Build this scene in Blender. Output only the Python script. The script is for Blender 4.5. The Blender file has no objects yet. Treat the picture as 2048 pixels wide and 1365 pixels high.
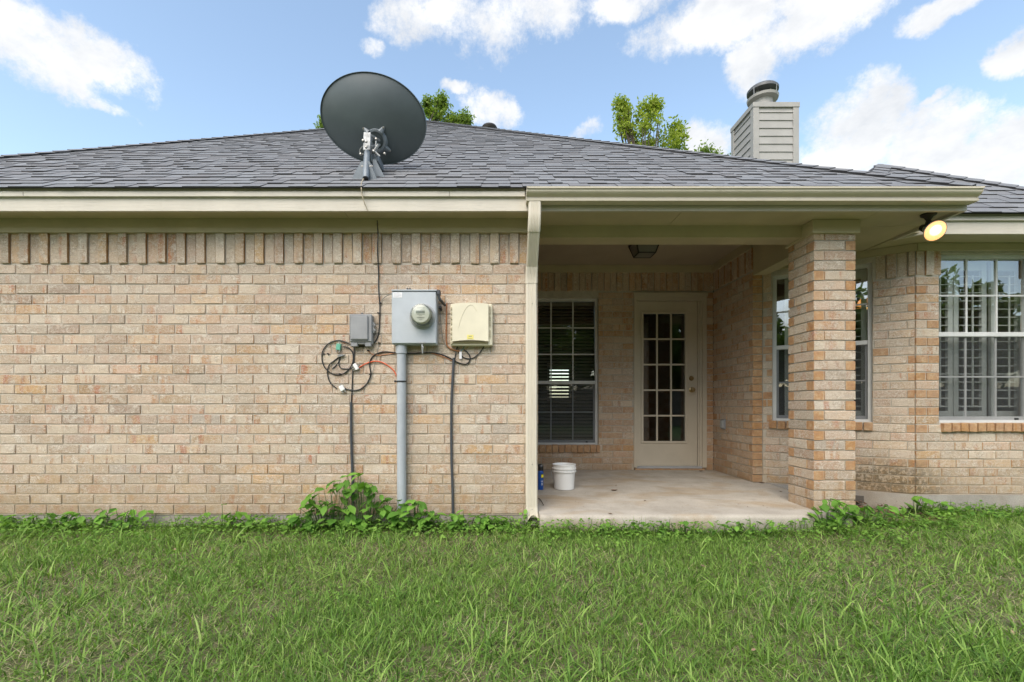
import bpy, math, random
import numpy as np
from mathutils import Vector, Matrix

random.seed(7)
RNG = np.random.default_rng(7)
SC = bpy.context.scene
COL = SC.collection
PI = math.pi

# ------------------------------------------------------------------ camera, sky, sun, exposure
CAMZ = 0.81
F, CX, HY = 950.0, 995.0, 812.0          # focal length, axis column and horizon row in photo pixels (2048 wide)

cam_d = bpy.data.cameras.new('camera')
cam_d.sensor_width = 36.0
cam_d.lens = 36.0 * F / 2048
cam_d.shift_x = (1024 - CX) / 2048
cam_d.shift_y = (HY - 682.5) / 2048
cam_d.clip_start = 0.05
cam_d.clip_end = 2000
cam = bpy.data.objects.new('camera', cam_d)
cam.location = (0, 0, CAMZ)
cam.rotation_euler = (PI / 2, 0, 0)
COL.objects.link(cam)
SC.camera = cam

SUN_EL, SUN_AZ = math.radians(48), math.radians(205)     # azimuth clockwise from +Y: behind the camera, to its left
sun_d = bpy.data.lights.new('sun', 'SUN')
sun_d.energy = 1.1
sun_d.angle = math.radians(50)
sun_d.color = (1.0, 0.94, 0.84)
sun = bpy.data.objects.new('sun', sun_d)
sdir = Vector((math.sin(SUN_AZ) * math.cos(SUN_EL), math.cos(SUN_AZ) * math.cos(SUN_EL), math.sin(SUN_EL)))
sun.rotation_euler = sdir.to_track_quat('Z', 'Y').to_euler()
sun.location = (-3, -6, 12)
COL.objects.link(sun)

SC.view_settings.view_transform = 'Standard'
SC.view_settings.look = 'None'
SC.view_settings.gamma = 1
SC.view_settings.exposure = 1.57
SC.view_settings.use_curve_mapping = False
SC.render.engine = 'CYCLES'


class NT:
    """tiny node-tree helper"""
    def __init__(self, tree):
        self.t = tree

    def n(self, typ, _out=0, **kw):
        nd = self.t.nodes.new(typ)
        for k, v in kw.items():
            if k.startswith('i_'):
                key = k[2:]
                key = int(key) if key.isdigit() else key.replace('_', ' ')
                s = nd.inputs[key]
                if hasattr(v, 'is_linked') or hasattr(v, 'links'):
                    self.t.links.new(v, s)
                else:
                    s.default_value = v
            else:
                setattr(nd, k, v)
        return nd

    def m(self, op, a, b=None, c=None, clamp=False):
        nd = self.t.nodes.new('ShaderNodeMath')
        nd.operation = op
        nd.use_clamp = clamp
        for i, v in enumerate((a, b, c)):
            if v is None:
                continue
            if hasattr(v, 'links'):
                self.t.links.new(v, nd.inputs[i])
            else:
                nd.inputs[i].default_value = v
        return nd.outputs[0]

    def vm(self, op, a, b=None):
        nd = self.t.nodes.new('ShaderNodeVectorMath')
        nd.operation = op
        for i, v in enumerate((a, b)):
            if v is None:
                continue
            if hasattr(v, 'links'):
                self.t.links.new(v, nd.inputs[i])
            else:
                nd.inputs[i].default_value = v
        return nd

    def ramp(self, fac, stops, interp='LINEAR'):
        nd = self.t.nodes.new('ShaderNodeValToRGB')
        nd.color_ramp.interpolation = interp
        el = nd.color_ramp.elements
        while len(el) < len(stops):
            el.new(0.5)
        for e, (p, c) in zip(el, stops):
            e.position = p
            if isinstance(c, (int, float)):
                c = (c, c, c)
            e.color = (*c[:3], 1)
        self.t.links.new(fac, nd.inputs[0])
        return nd.outputs[0]

    def mix(self, fac, a, b, typ='MIX'):
        nd = self.t.nodes.new('ShaderNodeMix')
        nd.data_type = 'RGBA'
        nd.blend_type = typ
        nd.clamp_factor = True
        for key, v in ((0, fac), (6, a), (7, b)):
            s = nd.inputs[key]
            if hasattr(v, 'links'):
                self.t.links.new(v, s)
            else:
                s.default_value = v if key == 0 else (*v[:3], 1)
        return nd.outputs[2]

    def noise(self, vec, scale, detail=2, rough=0.5, dist=0.0):
        nd = self.n('ShaderNodeTexNoise', i_Scale=scale, i_Detail=detail, i_Roughness=rough, i_Distortion=dist)
        if vec is not None:
            self.t.links.new(vec, nd.inputs['Vector'])
        return nd.outputs['Fac']

    def link(self, a, b):
        self.t.links.new(a, b)


# --- world: Nishita sky with cumulus laid on it by direction
W = bpy.data.worlds.new('World')
SC.world = W
W.use_nodes = True
W.node_tree.nodes.clear()
w = NT(W.node_tree)
sky = w.n('ShaderNodeTexSky', sky_type='NISHITA', sun_disc=False, sun_elevation=SUN_EL, sun_rotation=SUN_AZ,
          altitude=100, air_density=1.0, dust_density=1.2, ozone_density=2.0)
SKY_STRENGTH = 0.125
gen = w.n('ShaderNodeTexCoord').outputs['Generated']
sep = w.n('ShaderNodeSeparateXYZ', i_0=gen)
az = w.m('ARCTAN2', sep.outputs[0], sep.outputs[1])
elv = w.m('ARCSINE', sep.outputs[2])
warp = w.noise(gen, 5.0, 6, 0.62)
warp2 = w.noise(w.vm('ADD', gen, (3.1, 7.7, 1.3)).outputs[0], 5.0, 6, 0.62)
az_w = w.m('MULTIPLY_ADD', w.m('SUBTRACT', warp, 0.5), 0.16, az)
el_w = w.m('MULTIPLY_ADD', w.m('SUBTRACT', warp2, 0.5), 0.12, elv)


def dir_ae(x, y):
    v = Vector(((x - CX) / F, 1.0, (HY - y) / F)).normalized()
    return math.atan2(v.x, v.y), math.asin(v.z)


CLOUDS = [  # x, y, half width, half height (photo pixels), weight
    (40, 70, 150, 75, 1.0), (190, 120, 120, 55, 1.0), (120, 130, 120, 60, 1.0),
    (840, 40, 85, 65, 0.85), (985, 60, 60, 80, 0.75), (1095, 35, 75, 45, 0.7),
    (1450, 30, 190, 70, 1.0), (1640, 20, 150, 75, 1.0), (1500, 120, 60, 65, 0.85), (1260, -10, 100, 40, 0.85),
    (1900, 15, 130, 30, 0.9), (2040, 125, 60, 38, 1.0),
    (1720, 270, 110, 95, 1.1), (1860, 300, 130, 75, 1.1), (2010, 330, 120, 80, 1.1), (1650, 330, 150, 60, 1.0), (1830, 370, 230, 50, 1.0),
    (995, 228, 55, 34, 0.9), (925, 193, 25, 14, 0.7), (1420, 290, 70, 45, 0.9), (1190, 275, 40, 16, 0.7), (1885, 205, 30, 12, 0.7),
    (745, 105, 22, 18, 0.55), (260, 225, 40, 12, 0.5),
]
acc = None
for (x, y, rw, rh, wt) in CLOUDS:
    a0, e0 = dir_ae(x, y)
    a1, _ = dir_ae(x + rw, y)
    _, e1 = dir_ae(x, y - rh)
    ra, re = abs(a1 - a0) * 1.25, abs(e1 - e0) * 1.3
    da = w.m('DIVIDE', w.m('SUBTRACT', az_w, a0), ra)
    de = w.m('DIVIDE', w.m('SUBTRACT', el_w, e0), re)
    r2 = w.m('ADD', w.m('MULTIPLY', da, da), w.m('MULTIPLY', de, de))
    b = w.m('MULTIPLY', w.m('SUBTRACT', 1.0, r2), wt)
    acc = b if acc is None else w.m('MAXIMUM', acc, b)
# the same broken cumulus goes on over the rest of the sky
fieldn = w.noise(gen, 2.6, 7, 0.6, 0.3)
away = w.m('MAXIMUM', w.m('SUBTRACT', w.m('ABSOLUTE', az), 0.86), w.m('SUBTRACT', elv, 0.75))
away = w.m('MULTIPLY', away, 8.0, clamp=True)
field = w.m('MULTIPLY', w.m('SUBTRACT', fieldn, 0.50), 5.0)
field = w.m('ADD', w.m('MULTIPLY', field, away), w.m('MULTIPLY', w.m('SUBTRACT', 1.0, away), -1.0))
acc = w.m('MAXIMUM', acc, field)
fine = w.noise(gen, 13.0, 8, 0.72)
acc = w.m('ADD', acc, w.m('MULTIPLY', w.m('SUBTRACT', fine, 0.5), 2.6))
cov = w.n('ShaderNodeMapRange', interpolation_type='SMOOTHSTEP', i_1=-0.02, i_2=0.85, i_3=0.0, i_4=1.0, i_0=acc).outputs[0]
cov = w.m('MULTIPLY', cov, 0.97)
body = w.noise(w.vm('MULTIPLY', gen, (1, 1, 1.6)).outputs[0], 9.0, 5, 0.6)
ccol = w.ramp(body, [(0.3, (2.2, 2.28, 2.4)), (0.62, (3.05, 3.04, 3.02))])
tint = w.mix(1.0, sky.outputs[0], (1.14, 1.04, 0.88), 'MULTIPLY')
skyc = w.mix(cov, tint, ccol)
bg = w.n('ShaderNodeBackground', i_Color=skyc, i_Strength=SKY_STRENGTH)
wo = w.n('ShaderNodeOutputWorld', i_Surface=bg.outputs[0])
W.cycles.sampling_method = 'MANUAL'
W.cycles.sample_map_resolution = 256


# ------------------------------------------------------------------ helpers
def P(x, y, Y):
    """photo pixel at depth Y -> point"""
    return Vector(((x - CX) / F * Y, Y, CAMZ + (HY - y) / F * Y))


def tag(o, label=None, cat=None, group=None, kind=None):
    if label: o['label'] = label
    if cat: o['category'] = cat
    if group: o['group'] = group
    if kind: o['kind'] = kind
    return o


def empty(name, loc, label, cat, group=None):
    o = bpy.data.objects.new(name, None)
    o.empty_display_size = 0.1
    o.location = loc
    COL.objects.link(o)
    return tag(o, label, cat, group)


def world_of(o):
    m = Matrix.LocRotScale(o.location, o.rotation_euler, o.scale)
    if o.parent:
        return world_of(o.parent) @ o.matrix_parent_inverse @ m
    return m


def put(o, parent=None):
    COL.objects.link(o)
    if parent is not None:
        o.parent = parent
        o.matrix_parent_inverse = world_of(parent).inverted()
    return o


class MB:
    """collects shapes into one mesh"""
    def __init__(self, M=None):
        self.v, self.f, self.M = [], [], M

    def add(self, vs, fs):
        k = len(self.v)
        for p in vs:
            p = Vector(p)
            self.v.append(self.M @ p if self.M else p)
        self.f += [tuple(i + k for i in f) for f in fs]
        return self

    def box(self, x0, x1, y0, y1, z0, z1, M=None):
        vs = [Vector((x, y, z)) for z in (z0, z1) for y in (y0, y1) for x in (x0, x1)]
        if M: vs = [M @ p for p in vs]
        return self.add(vs, [(0, 2, 3, 1), (4, 5, 7, 6), (0, 1, 5, 4), (2, 6, 7, 3), (0, 4, 6, 2), (1, 3, 7, 5)])

    def bbox(self, x0, x1, y0, y1, z0, z1, b=0.004, M=None):
        """box with chamfered edges"""
        xs, ys, zs = (x0, x1), (y0, y1), (z0, z1)
        vs, idx = [], {}
        for i in (0, 1):
            for j in (0, 1):
                for k in (0, 1):
                    sx, sy, sz = (1, -1)[i] * b, (1, -1)[j] * b, (1, -1)[k] * b
                    for a in range(3):
                        p = [xs[i] + sx, ys[j] + sy, zs[k] + sz]
                        p[a] = (xs[i], ys[j], zs[k])[a]
                        idx[(i, j, k, a)] = len(vs)
                        vs.append(p)
        fs = []
        for s in (0, 1):
            q = [(0, 0), (1, 0), (1, 1), (0, 1)]
            fs.append([idx[(s, a, b_, 0)] for a, b_ in q])
            fs.append([idx[(a, s, b_, 1)] for a, b_ in q])
            fs.append([idx[(a, b_, s, 2)] for a, b_ in q])
        for i in (0, 1):
            for j in (0, 1):
                fs.append([idx[(i, j, 0, 0)], idx[(i, j, 1, 0)], idx[(i, j, 1, 1)], idx[(i, j, 0, 1)]])
                fs.append([idx[(i, 0, j, 0)], idx[(i, 1, j, 0)], idx[(i, 1, j, 2)], idx[(i, 0, j, 2)]])
                fs.append([idx[(0, i, j, 1)], idx[(1, i, j, 1)], idx[(1, i, j, 2)], idx[(0, i, j, 2)]])
                for k in (0, 1):
                    fs.append([idx[(i, j, k, a)] for a in range(3)])
        if M: vs = [M @ Vector(p) for p in vs]
        return self.add(vs, fs)

    def tube(self, pts, r, seg=6, caps=True, flat=None):
        pts = [Vector(p) for p in pts]
        n = len(pts)
        rs = r if isinstance(r, (list, tuple)) else [r] * n
        up = Vector((0.13, 0.31, 0.94)).normalized()
        vs, prev = [], None
        for i, p in enumerate(pts):
            t = (pts[min(i + 1, n - 1)] - pts[max(i - 1, 0)])
            t = t.normalized() if t.length > 1e-9 else Vector((0, 0, 1))
            a = prev if prev else up
            a = a - t * a.dot(t)
            if a.length < 1e-4:
                a = Vector((1, 0, 0)) - t * t.x
            a.normalize(); prev = a
            b = t.cross(a)
            for k in range(seg):
                an = 2 * PI * k / seg
                vs.append(p + (a * math.cos(an) + b * math.sin(an)) * rs[i])
        fs = []
        for i in range(n - 1):
            for k in range(seg):
                fs.append((i * seg + k, i * seg + (k + 1) % seg, (i + 1) * seg + (k + 1) % seg, (i + 1) * seg + k))
        if caps:
            fs.append(tuple(range(seg))[::-1]); fs.append(tuple((n - 1) * seg + k for k in range(seg)))
        return self.add(vs, fs)

    def lathe(self, prof, seg=24, M=None, sx=1.0, sy=1.0):
        """profile of (r, z) about local Z"""
        vs, fs = [], []
        for (r, z) in prof:
            for k in range(seg):
                an = 2 * PI * k / seg
                vs.append(Vector((r * math.cos(an) * sx, r * math.sin(an) * sy, z)))
        for i in range(len(prof) - 1):
            for k in range(seg):
                fs.append((i * seg + k, i * seg + (k + 1) % seg, (i + 1) * seg + (k + 1) % seg, (i + 1) * seg + k))
        if prof[0][0] > 1e-6: fs.append(tuple(range(seg))[::-1])
        if prof[-1][0] > 1e-6: fs.append(tuple((len(prof) - 1) * seg + k for k in range(seg)))
        if M: vs = [M @ p for p in vs]
        return self.add(vs, fs)

    def prism(self, poly, M, h):
        """polygon in local xy, extruded along local z by h"""
        n = len(poly)
        vs = [M @ Vector((a, b, 0)) for a, b in poly] + [M @ Vector((a, b, h)) for a, b in poly]
        fs = [tuple(range(n))[::-1], tuple(range(n, 2 * n))] + [(i, (i + 1) % n, n + (i + 1) % n, n + i) for i in range(n)]
        return self.add(vs, fs)

    def mesh(self, name, mat, smooth=False, angle=None):
        me = bpy.data.meshes.new(name)
        me.from_pydata([tuple(p) for p in self.v], [], self.f)
        if mat: me.materials.append(mat)
        me.validate()
        if smooth:
            me.polygons.foreach_set('use_smooth', [True] * len(me.polygons))
            if angle:
                me.set_sharp_from_angle(angle=math.radians(angle))
        me.update()
        return me

    def build(self, name, mat, parent=None, smooth=False, angle=35):
        return put(bpy.data.objects.new(name, self.mesh(name, mat, smooth, angle)), parent)


def spline(pts, n=6):
    pts = [Vector(p) for p in pts]
    out = []
    for i in range(len(pts) - 1):
        p0, p1, p2, p3 = pts[max(i - 1, 0)], pts[i], pts[i + 1], pts[min(i + 2, len(pts) - 1)]
        for k in range(n):
            t = k / n
            out.append(0.5 * ((2 * p1) + (p2 - p0) * t + (2 * p0 - 5 * p1 + 4 * p2 - p3) * t * t + (3 * p1 - p0 - 3 * p2 + p3) * t ** 3))
    out.append(pts[-1])
    return out


def big_mesh(name, verts, faces_flat, sizes, mat, rnd=None, flat=True):
    """mesh straight from numpy arrays; rnd: one value per face"""
    me = bpy.data.meshes.new(name)
    me.vertices.add(len(verts))
    me.vertices.foreach_set('co', np.asarray(verts, np.float32).ravel())
    me.loops.add(len(faces_flat))
    me.loops.foreach_set('vertex_index', np.asarray(faces_flat, np.int32))
    sizes = np.asarray(sizes, np.int32)
    me.polygons.add(len(sizes))
    me.polygons.foreach_set('loop_start', np.concatenate(([0], np.cumsum(sizes)[:-1])).astype(np.int32))
    me.polygons.foreach_set('loop_total', sizes)
    if rnd is not None:
        at = me.attributes.new('rnd', 'FLOAT', 'FACE')
        at.data.foreach_set('value', np.asarray(rnd, np.float32))
    me.materials.append(mat)
    me.update(calc_edges=True)
    if flat:
        me.shade_flat()
    return me


# ------------------------------------------------------------------ materials
def new_mat(name):
    m = bpy.data.materials.new(name)
    m.use_nodes = True
    t = NT(m.node_tree)
    b = m.node_tree.nodes['Principled BSDF']
    return m, t, b


def bump(t, b, h, strength=0.3, dist=0.01):
    bn = t.n('ShaderNodeBump', i_Strength=strength, i_Distance=dist, i_Height=h)
    t.link(bn.outputs[0], b.inputs['Normal'])


def pos(t):
    return t.n('ShaderNodeNewGeometry').outputs['Position']


def rnd_of(t):
    a = t.n('ShaderNodeAttribute', attribute_type='OBJECT', attribute_name='rnd').outputs['Fac']
    g = t.n('ShaderNodeAttribute', attribute_type='GEOMETRY', attribute_name='rnd').outputs['Fac']
    return t.m('ADD', a, g)


def simple(name, col, rough=0.5, metal=0.0, var=0.08, scale=6.0, bmp=0.0, bscale=80.0, spec=0.5, grime=0.0):
    m, t, b = new_mat(name)
    p = pos(t)
    nz = t.noise(p, scale, 4, 0.6)
    dark = tuple(c * (1 - var * 2) for c in col)
    lite = tuple(min(1, c * (1 + var)) for c in col)
    c = t.ramp(nz, [(0.3, dark), (0.7, lite)])
    if grime:
        g = t.noise(t.vm('MULTIPLY', p, (14, 14, 3)).outputs[0], 1.0, 5, 0.7)
        g = t.ramp(g, [(0.55, 0.0), (0.8, 1.0)])
        c = t.mix(t.m('MULTIPLY', g, grime), c, (0.16, 0.13, 0.09))
    t.link(c, b.inputs['Base Color'])
    b.inputs['Roughness'].default_value = rough
    b.inputs['Metallic'].default_value = metal
    b.inputs['Specular IOR Level'].default_value = spec
    if bmp:
        bump(t, b, t.noise(p, bscale, 3, 0.6), bmp, 0.004)
    return m


def brick_mat():
    m, t, b = new_mat('brick')
    p = pos(t)
    r = rnd_of(t)
    off = t.n('ShaderNodeCombineXYZ', i_0=t.m('MULTIPLY', r, 37.0), i_1=t.m('MULTIPLY', r, 91.0), i_2=t.m('MULTIPLY', r, 53.0)).outputs[0]
    q = t.vm('ADD', p, off).outputs[0]
    base = t.ramp(r, [(0.0, (0.59, 0.49, 0.385)), (0.16, (0.57, 0.445, 0.325)), (0.30, (0.56, 0.415, 0.31)), (0.45, (0.61, 0.525, 0.43)),
                      (0.58, (0.58, 0.415, 0.275)), (0.68, (0.56, 0.465, 0.37)), (0.80, (0.55, 0.375, 0.275)), (0.90, (0.55, 0.355, 0.185)),
                      (0.96, (0.43, 0.365, 0.31)), (1.0, (0.53, 0.36, 0.26))])
    base = t.mix(1.0, base, t.ramp(t.m('FRACT', t.m('MULTIPLY', r, 29.7)), [(0.0, (0.70, 0.67, 0.64)), (0.35, (0.93, 0.92, 0.90)), (1.0, (1.06, 1.06, 1.04))]), 'MULTIPLY')
    # fired bands across the brick
    band = t.noise(t.vm('MULTIPLY', q, (15, 15, 2.0)).outputs[0], 1.0, 3, 0.55)
    bmask = t.ramp(band, [(0.55, 0.0), (0.61, 1.0)])
    b2 = t.noise(t.vm('MULTIPLY', q, (17, 17, 6)).outputs[0], 1.3, 3, 0.6)
    bcol = t.ramp(b2, [(0.38, (0.41, 0.15, 0.08)), (0.5, (0.46, 0.25, 0.115)), (0.62, (0.38, 0.215, 0.145))])
    amt = t.m('MULTIPLY', bmask, t.ramp(t.m('FRACT', t.m('MULTIPLY', r, 17.3)), [(0.15, 0.25), (0.9, 1.0)]))
    c = t.mix(amt, base, bcol)
    pale = t.ramp(t.noise(q, 13.0, 5, 0.7), [(0.52, 0.0), (0.60, 1.0)])
    c = t.mix(t.m('MULTIPLY', pale, 0.62), c, (0.70, 0.645, 0.56))
    # headers and ends fired orange
    on = t.n('ShaderNodeTexCoord').outputs['Normal']
    nx = t.m('ABSOLUTE', t.n('ShaderNodeSeparateXYZ', i_0=on).outputs[0])
    hd = t.n('ShaderNodeAttribute', attribute_type='OBJECT', attribute_name='hdr').outputs['Fac']
    endm = t.m('MULTIPLY', t.m('GREATER_THAN', nx, 0.9), t.ramp(t.m('FRACT', t.m('MULTIPLY', r, 7.7)), [(0.08, 0.2), (0.16, 0.95)]))
    endm = t.m('MAXIMUM', endm, hd)
    orange = t.ramp(t.noise(q, 22.0, 4, 0.6), [(0.3, (0.35, 0.145, 0.045)), (0.55, (0.47, 0.235, 0.08)), (0.75, (0.57, 0.41, 0.24))])
    # broad drift of greyer and browner batches over the wall
    drift = t.ramp(t.noise(t.vm('MULTIPLY', p, (1, 1, 2.2)).outputs[0], 1.3, 3, 0.6), [(0.42, 0.0), (0.62, 1.0)])
    c = t.mix(t.m('MULTIPLY', drift, 0.42), c, (0.50, 0.43, 0.355))
    # carved bark-like strokes
    st = t.noise(t.vm('MULTIPLY', q, (1, 1, 1.7)).outputs[0], 24.0, 2, 0.45, 2.2)
    ridge = t.m('ABSOLUTE', t.m('SUBTRACT', st, 0.5))
    cut = t.ramp(ridge, [(0.0, 0.0), (0.075, 1.0)])
    cutsel = t.ramp(t.noise(q, 13.0, 2), [(0.45, 0.0), (0.6, 1.0)])
    c = t.mix(t.m('MULTIPLY', t.m('MULTIPLY', t.m('SUBTRACT', 1.0, cut), cutsel), 0.75), c, (0.30, 0.19, 0.115))
    lt = t.noise(t.vm('MULTIPLY', q, (1, 1, 1.7)).outputs[0], 29.0, 2, 0.45, 2.0)
    ltm = t.ramp(t.m('ABSOLUTE', t.m('SUBTRACT', lt, 0.5)), [(0.0, 1.0), (0.055, 0.0)])
    c = t.mix(t.m('MULTIPLY', ltm, 0.6), c, (0.77, 0.71, 0.61))
    c = t.mix(t.m('MULTIPLY', endm, 0.78), c, orange)
    pit = t.ramp(t.noise(q, 150.0, 2), [(0.69, 0.0), (0.74, 1.0)])
    c = t.mix(t.m('MULTIPLY', pit, 0.5), c, (0.2, 0.14, 0.1))
    # damp black mould at the foot of the bay
    dv = t.vm('MULTIPLY', t.vm('SUBTRACT', p, (3.66, 4.50, 0.04)).outputs[0], (1.0, 1.0, 2.0))
    dist = t.vm('LENGTH', dv.outputs[0]).outputs['Value']
    near = t.ramp(dist, [(0.26, 1.0), (0.62, 0.0)])
    mold = t.ramp(t.noise(p, 38.0, 5, 0.72), [(0.43, 0.0), (0.52, 1.0)])
    c = t.mix(t.m('MULTIPLY', t.m('MULTIPLY', near, mold), 0.95), c, (0.045, 0.036, 0.028))
    c = t.mix(t.m('MULTIPLY', near, 0.35), c, (0.30, 0.24, 0.14))
    # rusty splash along the foot of the wall
    sz = t.n('ShaderNodeSeparateXYZ', i_0=p).outputs[2]
    low = t.ramp(t.m('ADD', sz, t.m('MULTIPLY', t.noise(p, 2.0, 3), 0.8)), [(0.30, 1.0), (1.0, 0.0)])
    rust = t.ramp(t.noise(p, 18.0, 4, 0.65), [(0.45, 0.0), (0.68, 1.0)])
    c = t.mix(t.m('MULTIPLY', t.m('MULTIPLY', low, rust), 0.62), c, (0.46, 0.29, 0.13))
    # soil splashed over the lowest courses
    spl = t.ramp(t.m('ADD', sz, t.m('MULTIPLY', t.noise(p, 7.0, 4, 0.7), 0.32)), [(0.12, 1.0), (0.42, 0.0)])
    c = t.mix(t.m('MULTIPLY', spl, 0.42), c, (0.30, 0.21, 0.125))
    t.link(c, b.inputs['Base Color'])
    b.inputs['Roughness'].default_value = 0.88
    b.inputs['Specular IOR Level'].default_value = 0.25
    hgt = t.m('ADD', t.m('MULTIPLY', cut, 0.6), t.m('ADD', t.m('MULTIPLY', ltm, 0.35), t.m('MULTIPLY', t.noise(q, 60.0, 4, 0.7), 0.6)))
    bump(t, b, hgt, 0.8, 0.004)
    return m


def mortar_mat():
    m, t, b = new_mat('mortar')
    p = pos(t)
    c = t.ramp(t.noise(p, 14.0, 5, 0.7), [(0.3, (0.40, 0.365, 0.31)), (0.7, (0.53, 0.485, 0.415))])
    sz = t.n('ShaderNodeSeparateXYZ', i_0=p).outputs[2]
    low = t.ramp(t.m('ADD', sz, t.m('MULTIPLY', t.noise(p, 2.0, 3), 0.6)), [(0.3, 1.0), (1.1, 0.0)])
    c = t.mix(t.m('MULTIPLY', low, 0.45), c, (0.40, 0.30, 0.18))
    dv = t.vm('MULTIPLY', t.vm('SUBTRACT', p, (3.66, 4.50, 0.04)).outputs[0], (1.0, 1.0, 2.0))
    near = t.ramp(t.vm('LENGTH', dv.outputs[0]).outputs['Value'], [(0.12, 1.0), (0.5, 0.0)])
    c = t.mix(t.m('MULTIPLY', near, 0.6), c, (0.16, 0.12, 0.07))
    t.link(c, b.inputs['Base Color'])
    b.inputs['Roughness'].default_value = 0.95
    b.inputs['Specular IOR Level'].default_value = 0.1
    bump(t, b, t.noise(p, 160.0, 3, 0.6), 0.6, 0.003)
    return m


def shingle_mat():
    m, t, b = new_mat('shingle')
    p = pos(t)
    r = rnd_of(t)
    c = t.ramp(r, [(0.0, (0.150, 0.154, 0.163)), (0.3, (0.172, 0.178, 0.188)), (0.55, (0.158, 0.157, 0.162)), (0.75, (0.18, 0.187, 0.198)), (1.0, (0.196, 0.201, 0.21))])
    g = t.noise(p, 260.0, 3, 0.8)
    c = t.mix(0.6, c, t.ramp(g, [(0.3, 0.25), (0.7, 0.85)]), 'OVERLAY')
    big = t.noise(p, 1.6, 4, 0.6)
    c = t.mix(t.m('MULTIPLY', t.ramp(big, [(0.35, 0.0), (0.75, 1.0)]), 0.25), c, (0.20, 0.185, 0.18))
    nz = t.n('ShaderNodeSeparateXYZ', i_0=t.n('ShaderNodeNewGeometry').outputs['True Normal']).outputs[2]
    c = t.mix(t.m('LESS_THAN', nz, 0.15), c, (0.035, 0.034, 0.036))      # cut asphalt edge
    t.link(c, b.inputs['Base Color'])
    b.inputs['Roughness'].default_value = 0.82
    b.inputs['Specular IOR Level'].default_value = 0.45
    bump(t, b, g, 0.5, 0.003)
    return m


def concrete_mat(name, a, bcol, stain=0.5):
    m, t, b = new_mat(name)
    p = pos(t)
    c = t.ramp(t.noise(p, 3.0, 6, 0.62), [(0.32, a), (0.68, bcol)])
    st = t.ramp(t.noise(t.vm('MULTIPLY', p, (1, 1.6, 1)).outputs[0], 1.7, 5, 0.6, 0.6), [(0.48, 0.0), (0.66, 1.0)])
    c = t.mix(t.m('MULTIPLY', st, stain), c, (0.33, 0.235, 0.13))
    st2 = t.ramp(t.noise(p, 2.3, 5, 0.6, 0.8), [(0.55, 0.0), (0.7, 1.0)])
    c = t.mix(t.m('MULTIPLY', st2, stain * 0.7), c, (0.22, 0.20, 0.17))
    sp = t.ramp(t.noise(p, 46.0, 3, 0.6), [(0.66, 0.0), (0.74, 1.0)])
    c = t.mix(t.m('MULTIPLY', sp, 0.5), c, (0.16, 0.12, 0.08))
    gr = t.noise(p, 220.0, 2)
    c = t.mix(0.35, c, t.ramp(gr, [(0.3, 0.3), (0.7, 0.75)]), 'OVERLAY')
    t.link(c, b.inputs['Base Color'])
    b.inputs['Roughness'].default_value = 0.88
    b.inputs['Specular IOR Level'].default_value = 0.3
    bump(t, b, t.m('ADD', t.noise(p, 90.0, 4, 0.7), t.m('MULTIPLY', t.noise(p, 9.0, 3), 0.6)), 0.35, 0.006)
    return m


def paint_mat(name, col, rough=0.55, grain=0.0, grime=0.12):
    m, t, b = new_mat(name)
    p = pos(t)
    c = t.ramp(t.noise(p, 3.0, 5, 0.6), [(0.3, tuple(x * 0.90 for x in col)), (0.7, tuple(x * 1.05 for x in col))])
    g = t.ramp(t.noise(t.vm('MULTIPLY', p, (9, 9, 2.2)).outputs[0], 1.0, 6, 0.75), [(0.56, 0.0), (0.8, 1.0)])
    c = t.mix(t.m('MULTIPLY', g, grime), c, (0.2, 0.16, 0.10))
    h = t.noise(t.vm('MULTIPLY', p, (5, 30, 110)).outputs[0], 1.0, 4, 0.65, 0.6)
    if grain:
        c = t.mix(t.m('MULTIPLY', t.ramp(h, [(0.28, 1.0), (0.42, 0.0)]), 0.3), c, tuple(x * 0.55 for x in col))
    t.link(c, b.inputs['Base Color'])
    b.inputs['Roughness'].default_value = rough
    bump(t, b, h if grain else t.noise(p, 130.0, 3), 0.5 if grain else 0.12, 0.004)
    return m


def grass_mat(name, stops, trans=0.3):
    m, t, b = new_mat(name)
    r = rnd_of(t)
    c = t.ramp(r, stops)
    patch = t.noise(pos(t), 1.4, 4, 0.6)
    c = t.mix(t.m('MULTIPLY', t.ramp(patch, [(0.45, 0.0), (0.7, 1.0)]), 0.22), c, (0.21, 0.25, 0.07))
    t.link(c, b.inputs['Base Color'])
    b.inputs['Roughness'].default_value = 0.55
    b.inputs['Specular IOR Level'].default_value = 0.3
    tr = t.n('ShaderNodeBsdfTranslucent', i_Color=t.mix(1.0, c, (1.25, 1.3, 0.7), 'MULTIPLY'))
    mx = t.n('ShaderNodeMixShader', i_0=trans, i_1=b.outputs[0], i_2=tr.outputs[0])
    out = [n for n in m.node_tree.nodes if n.type == 'OUTPUT_MATERIAL'][0]
    t.link(mx.outputs[0], out.inputs[0])
    return m


def leaf_mat(name, dark, lite, trans=0.3):
    m, t, b = new_mat(name)
    p = pos(t)
    r = t.m('FRACT', t.m('ADD', rnd_of(t), t.m('MULTIPLY', t.noise(p, 7.0, 3), 0.5)))
    c = t.ramp(r, [(0.0, dark), (1.0, lite)])
    t.link(c, b.inputs['Base Color'])
    b.inputs['Roughness'].default_value = 0.62
    b.inputs['Specular IOR Level'].default_value = 0.22
    tr = t.n('ShaderNodeBsdfTranslucent', i_Color=t.mix(1.0, c, (1.2, 1.35, 0.6), 'MULTIPLY'))
    mx = t.n('ShaderNodeMixShader', i_0=trans, i_1=b.outputs[0], i_2=tr.outputs[0])
    out = [n for n in m.node_tree.nodes if n.type == 'OUTPUT_MATERIAL'][0]
    t.link(mx.outputs[0], out.inputs[0])
    return m


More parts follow.
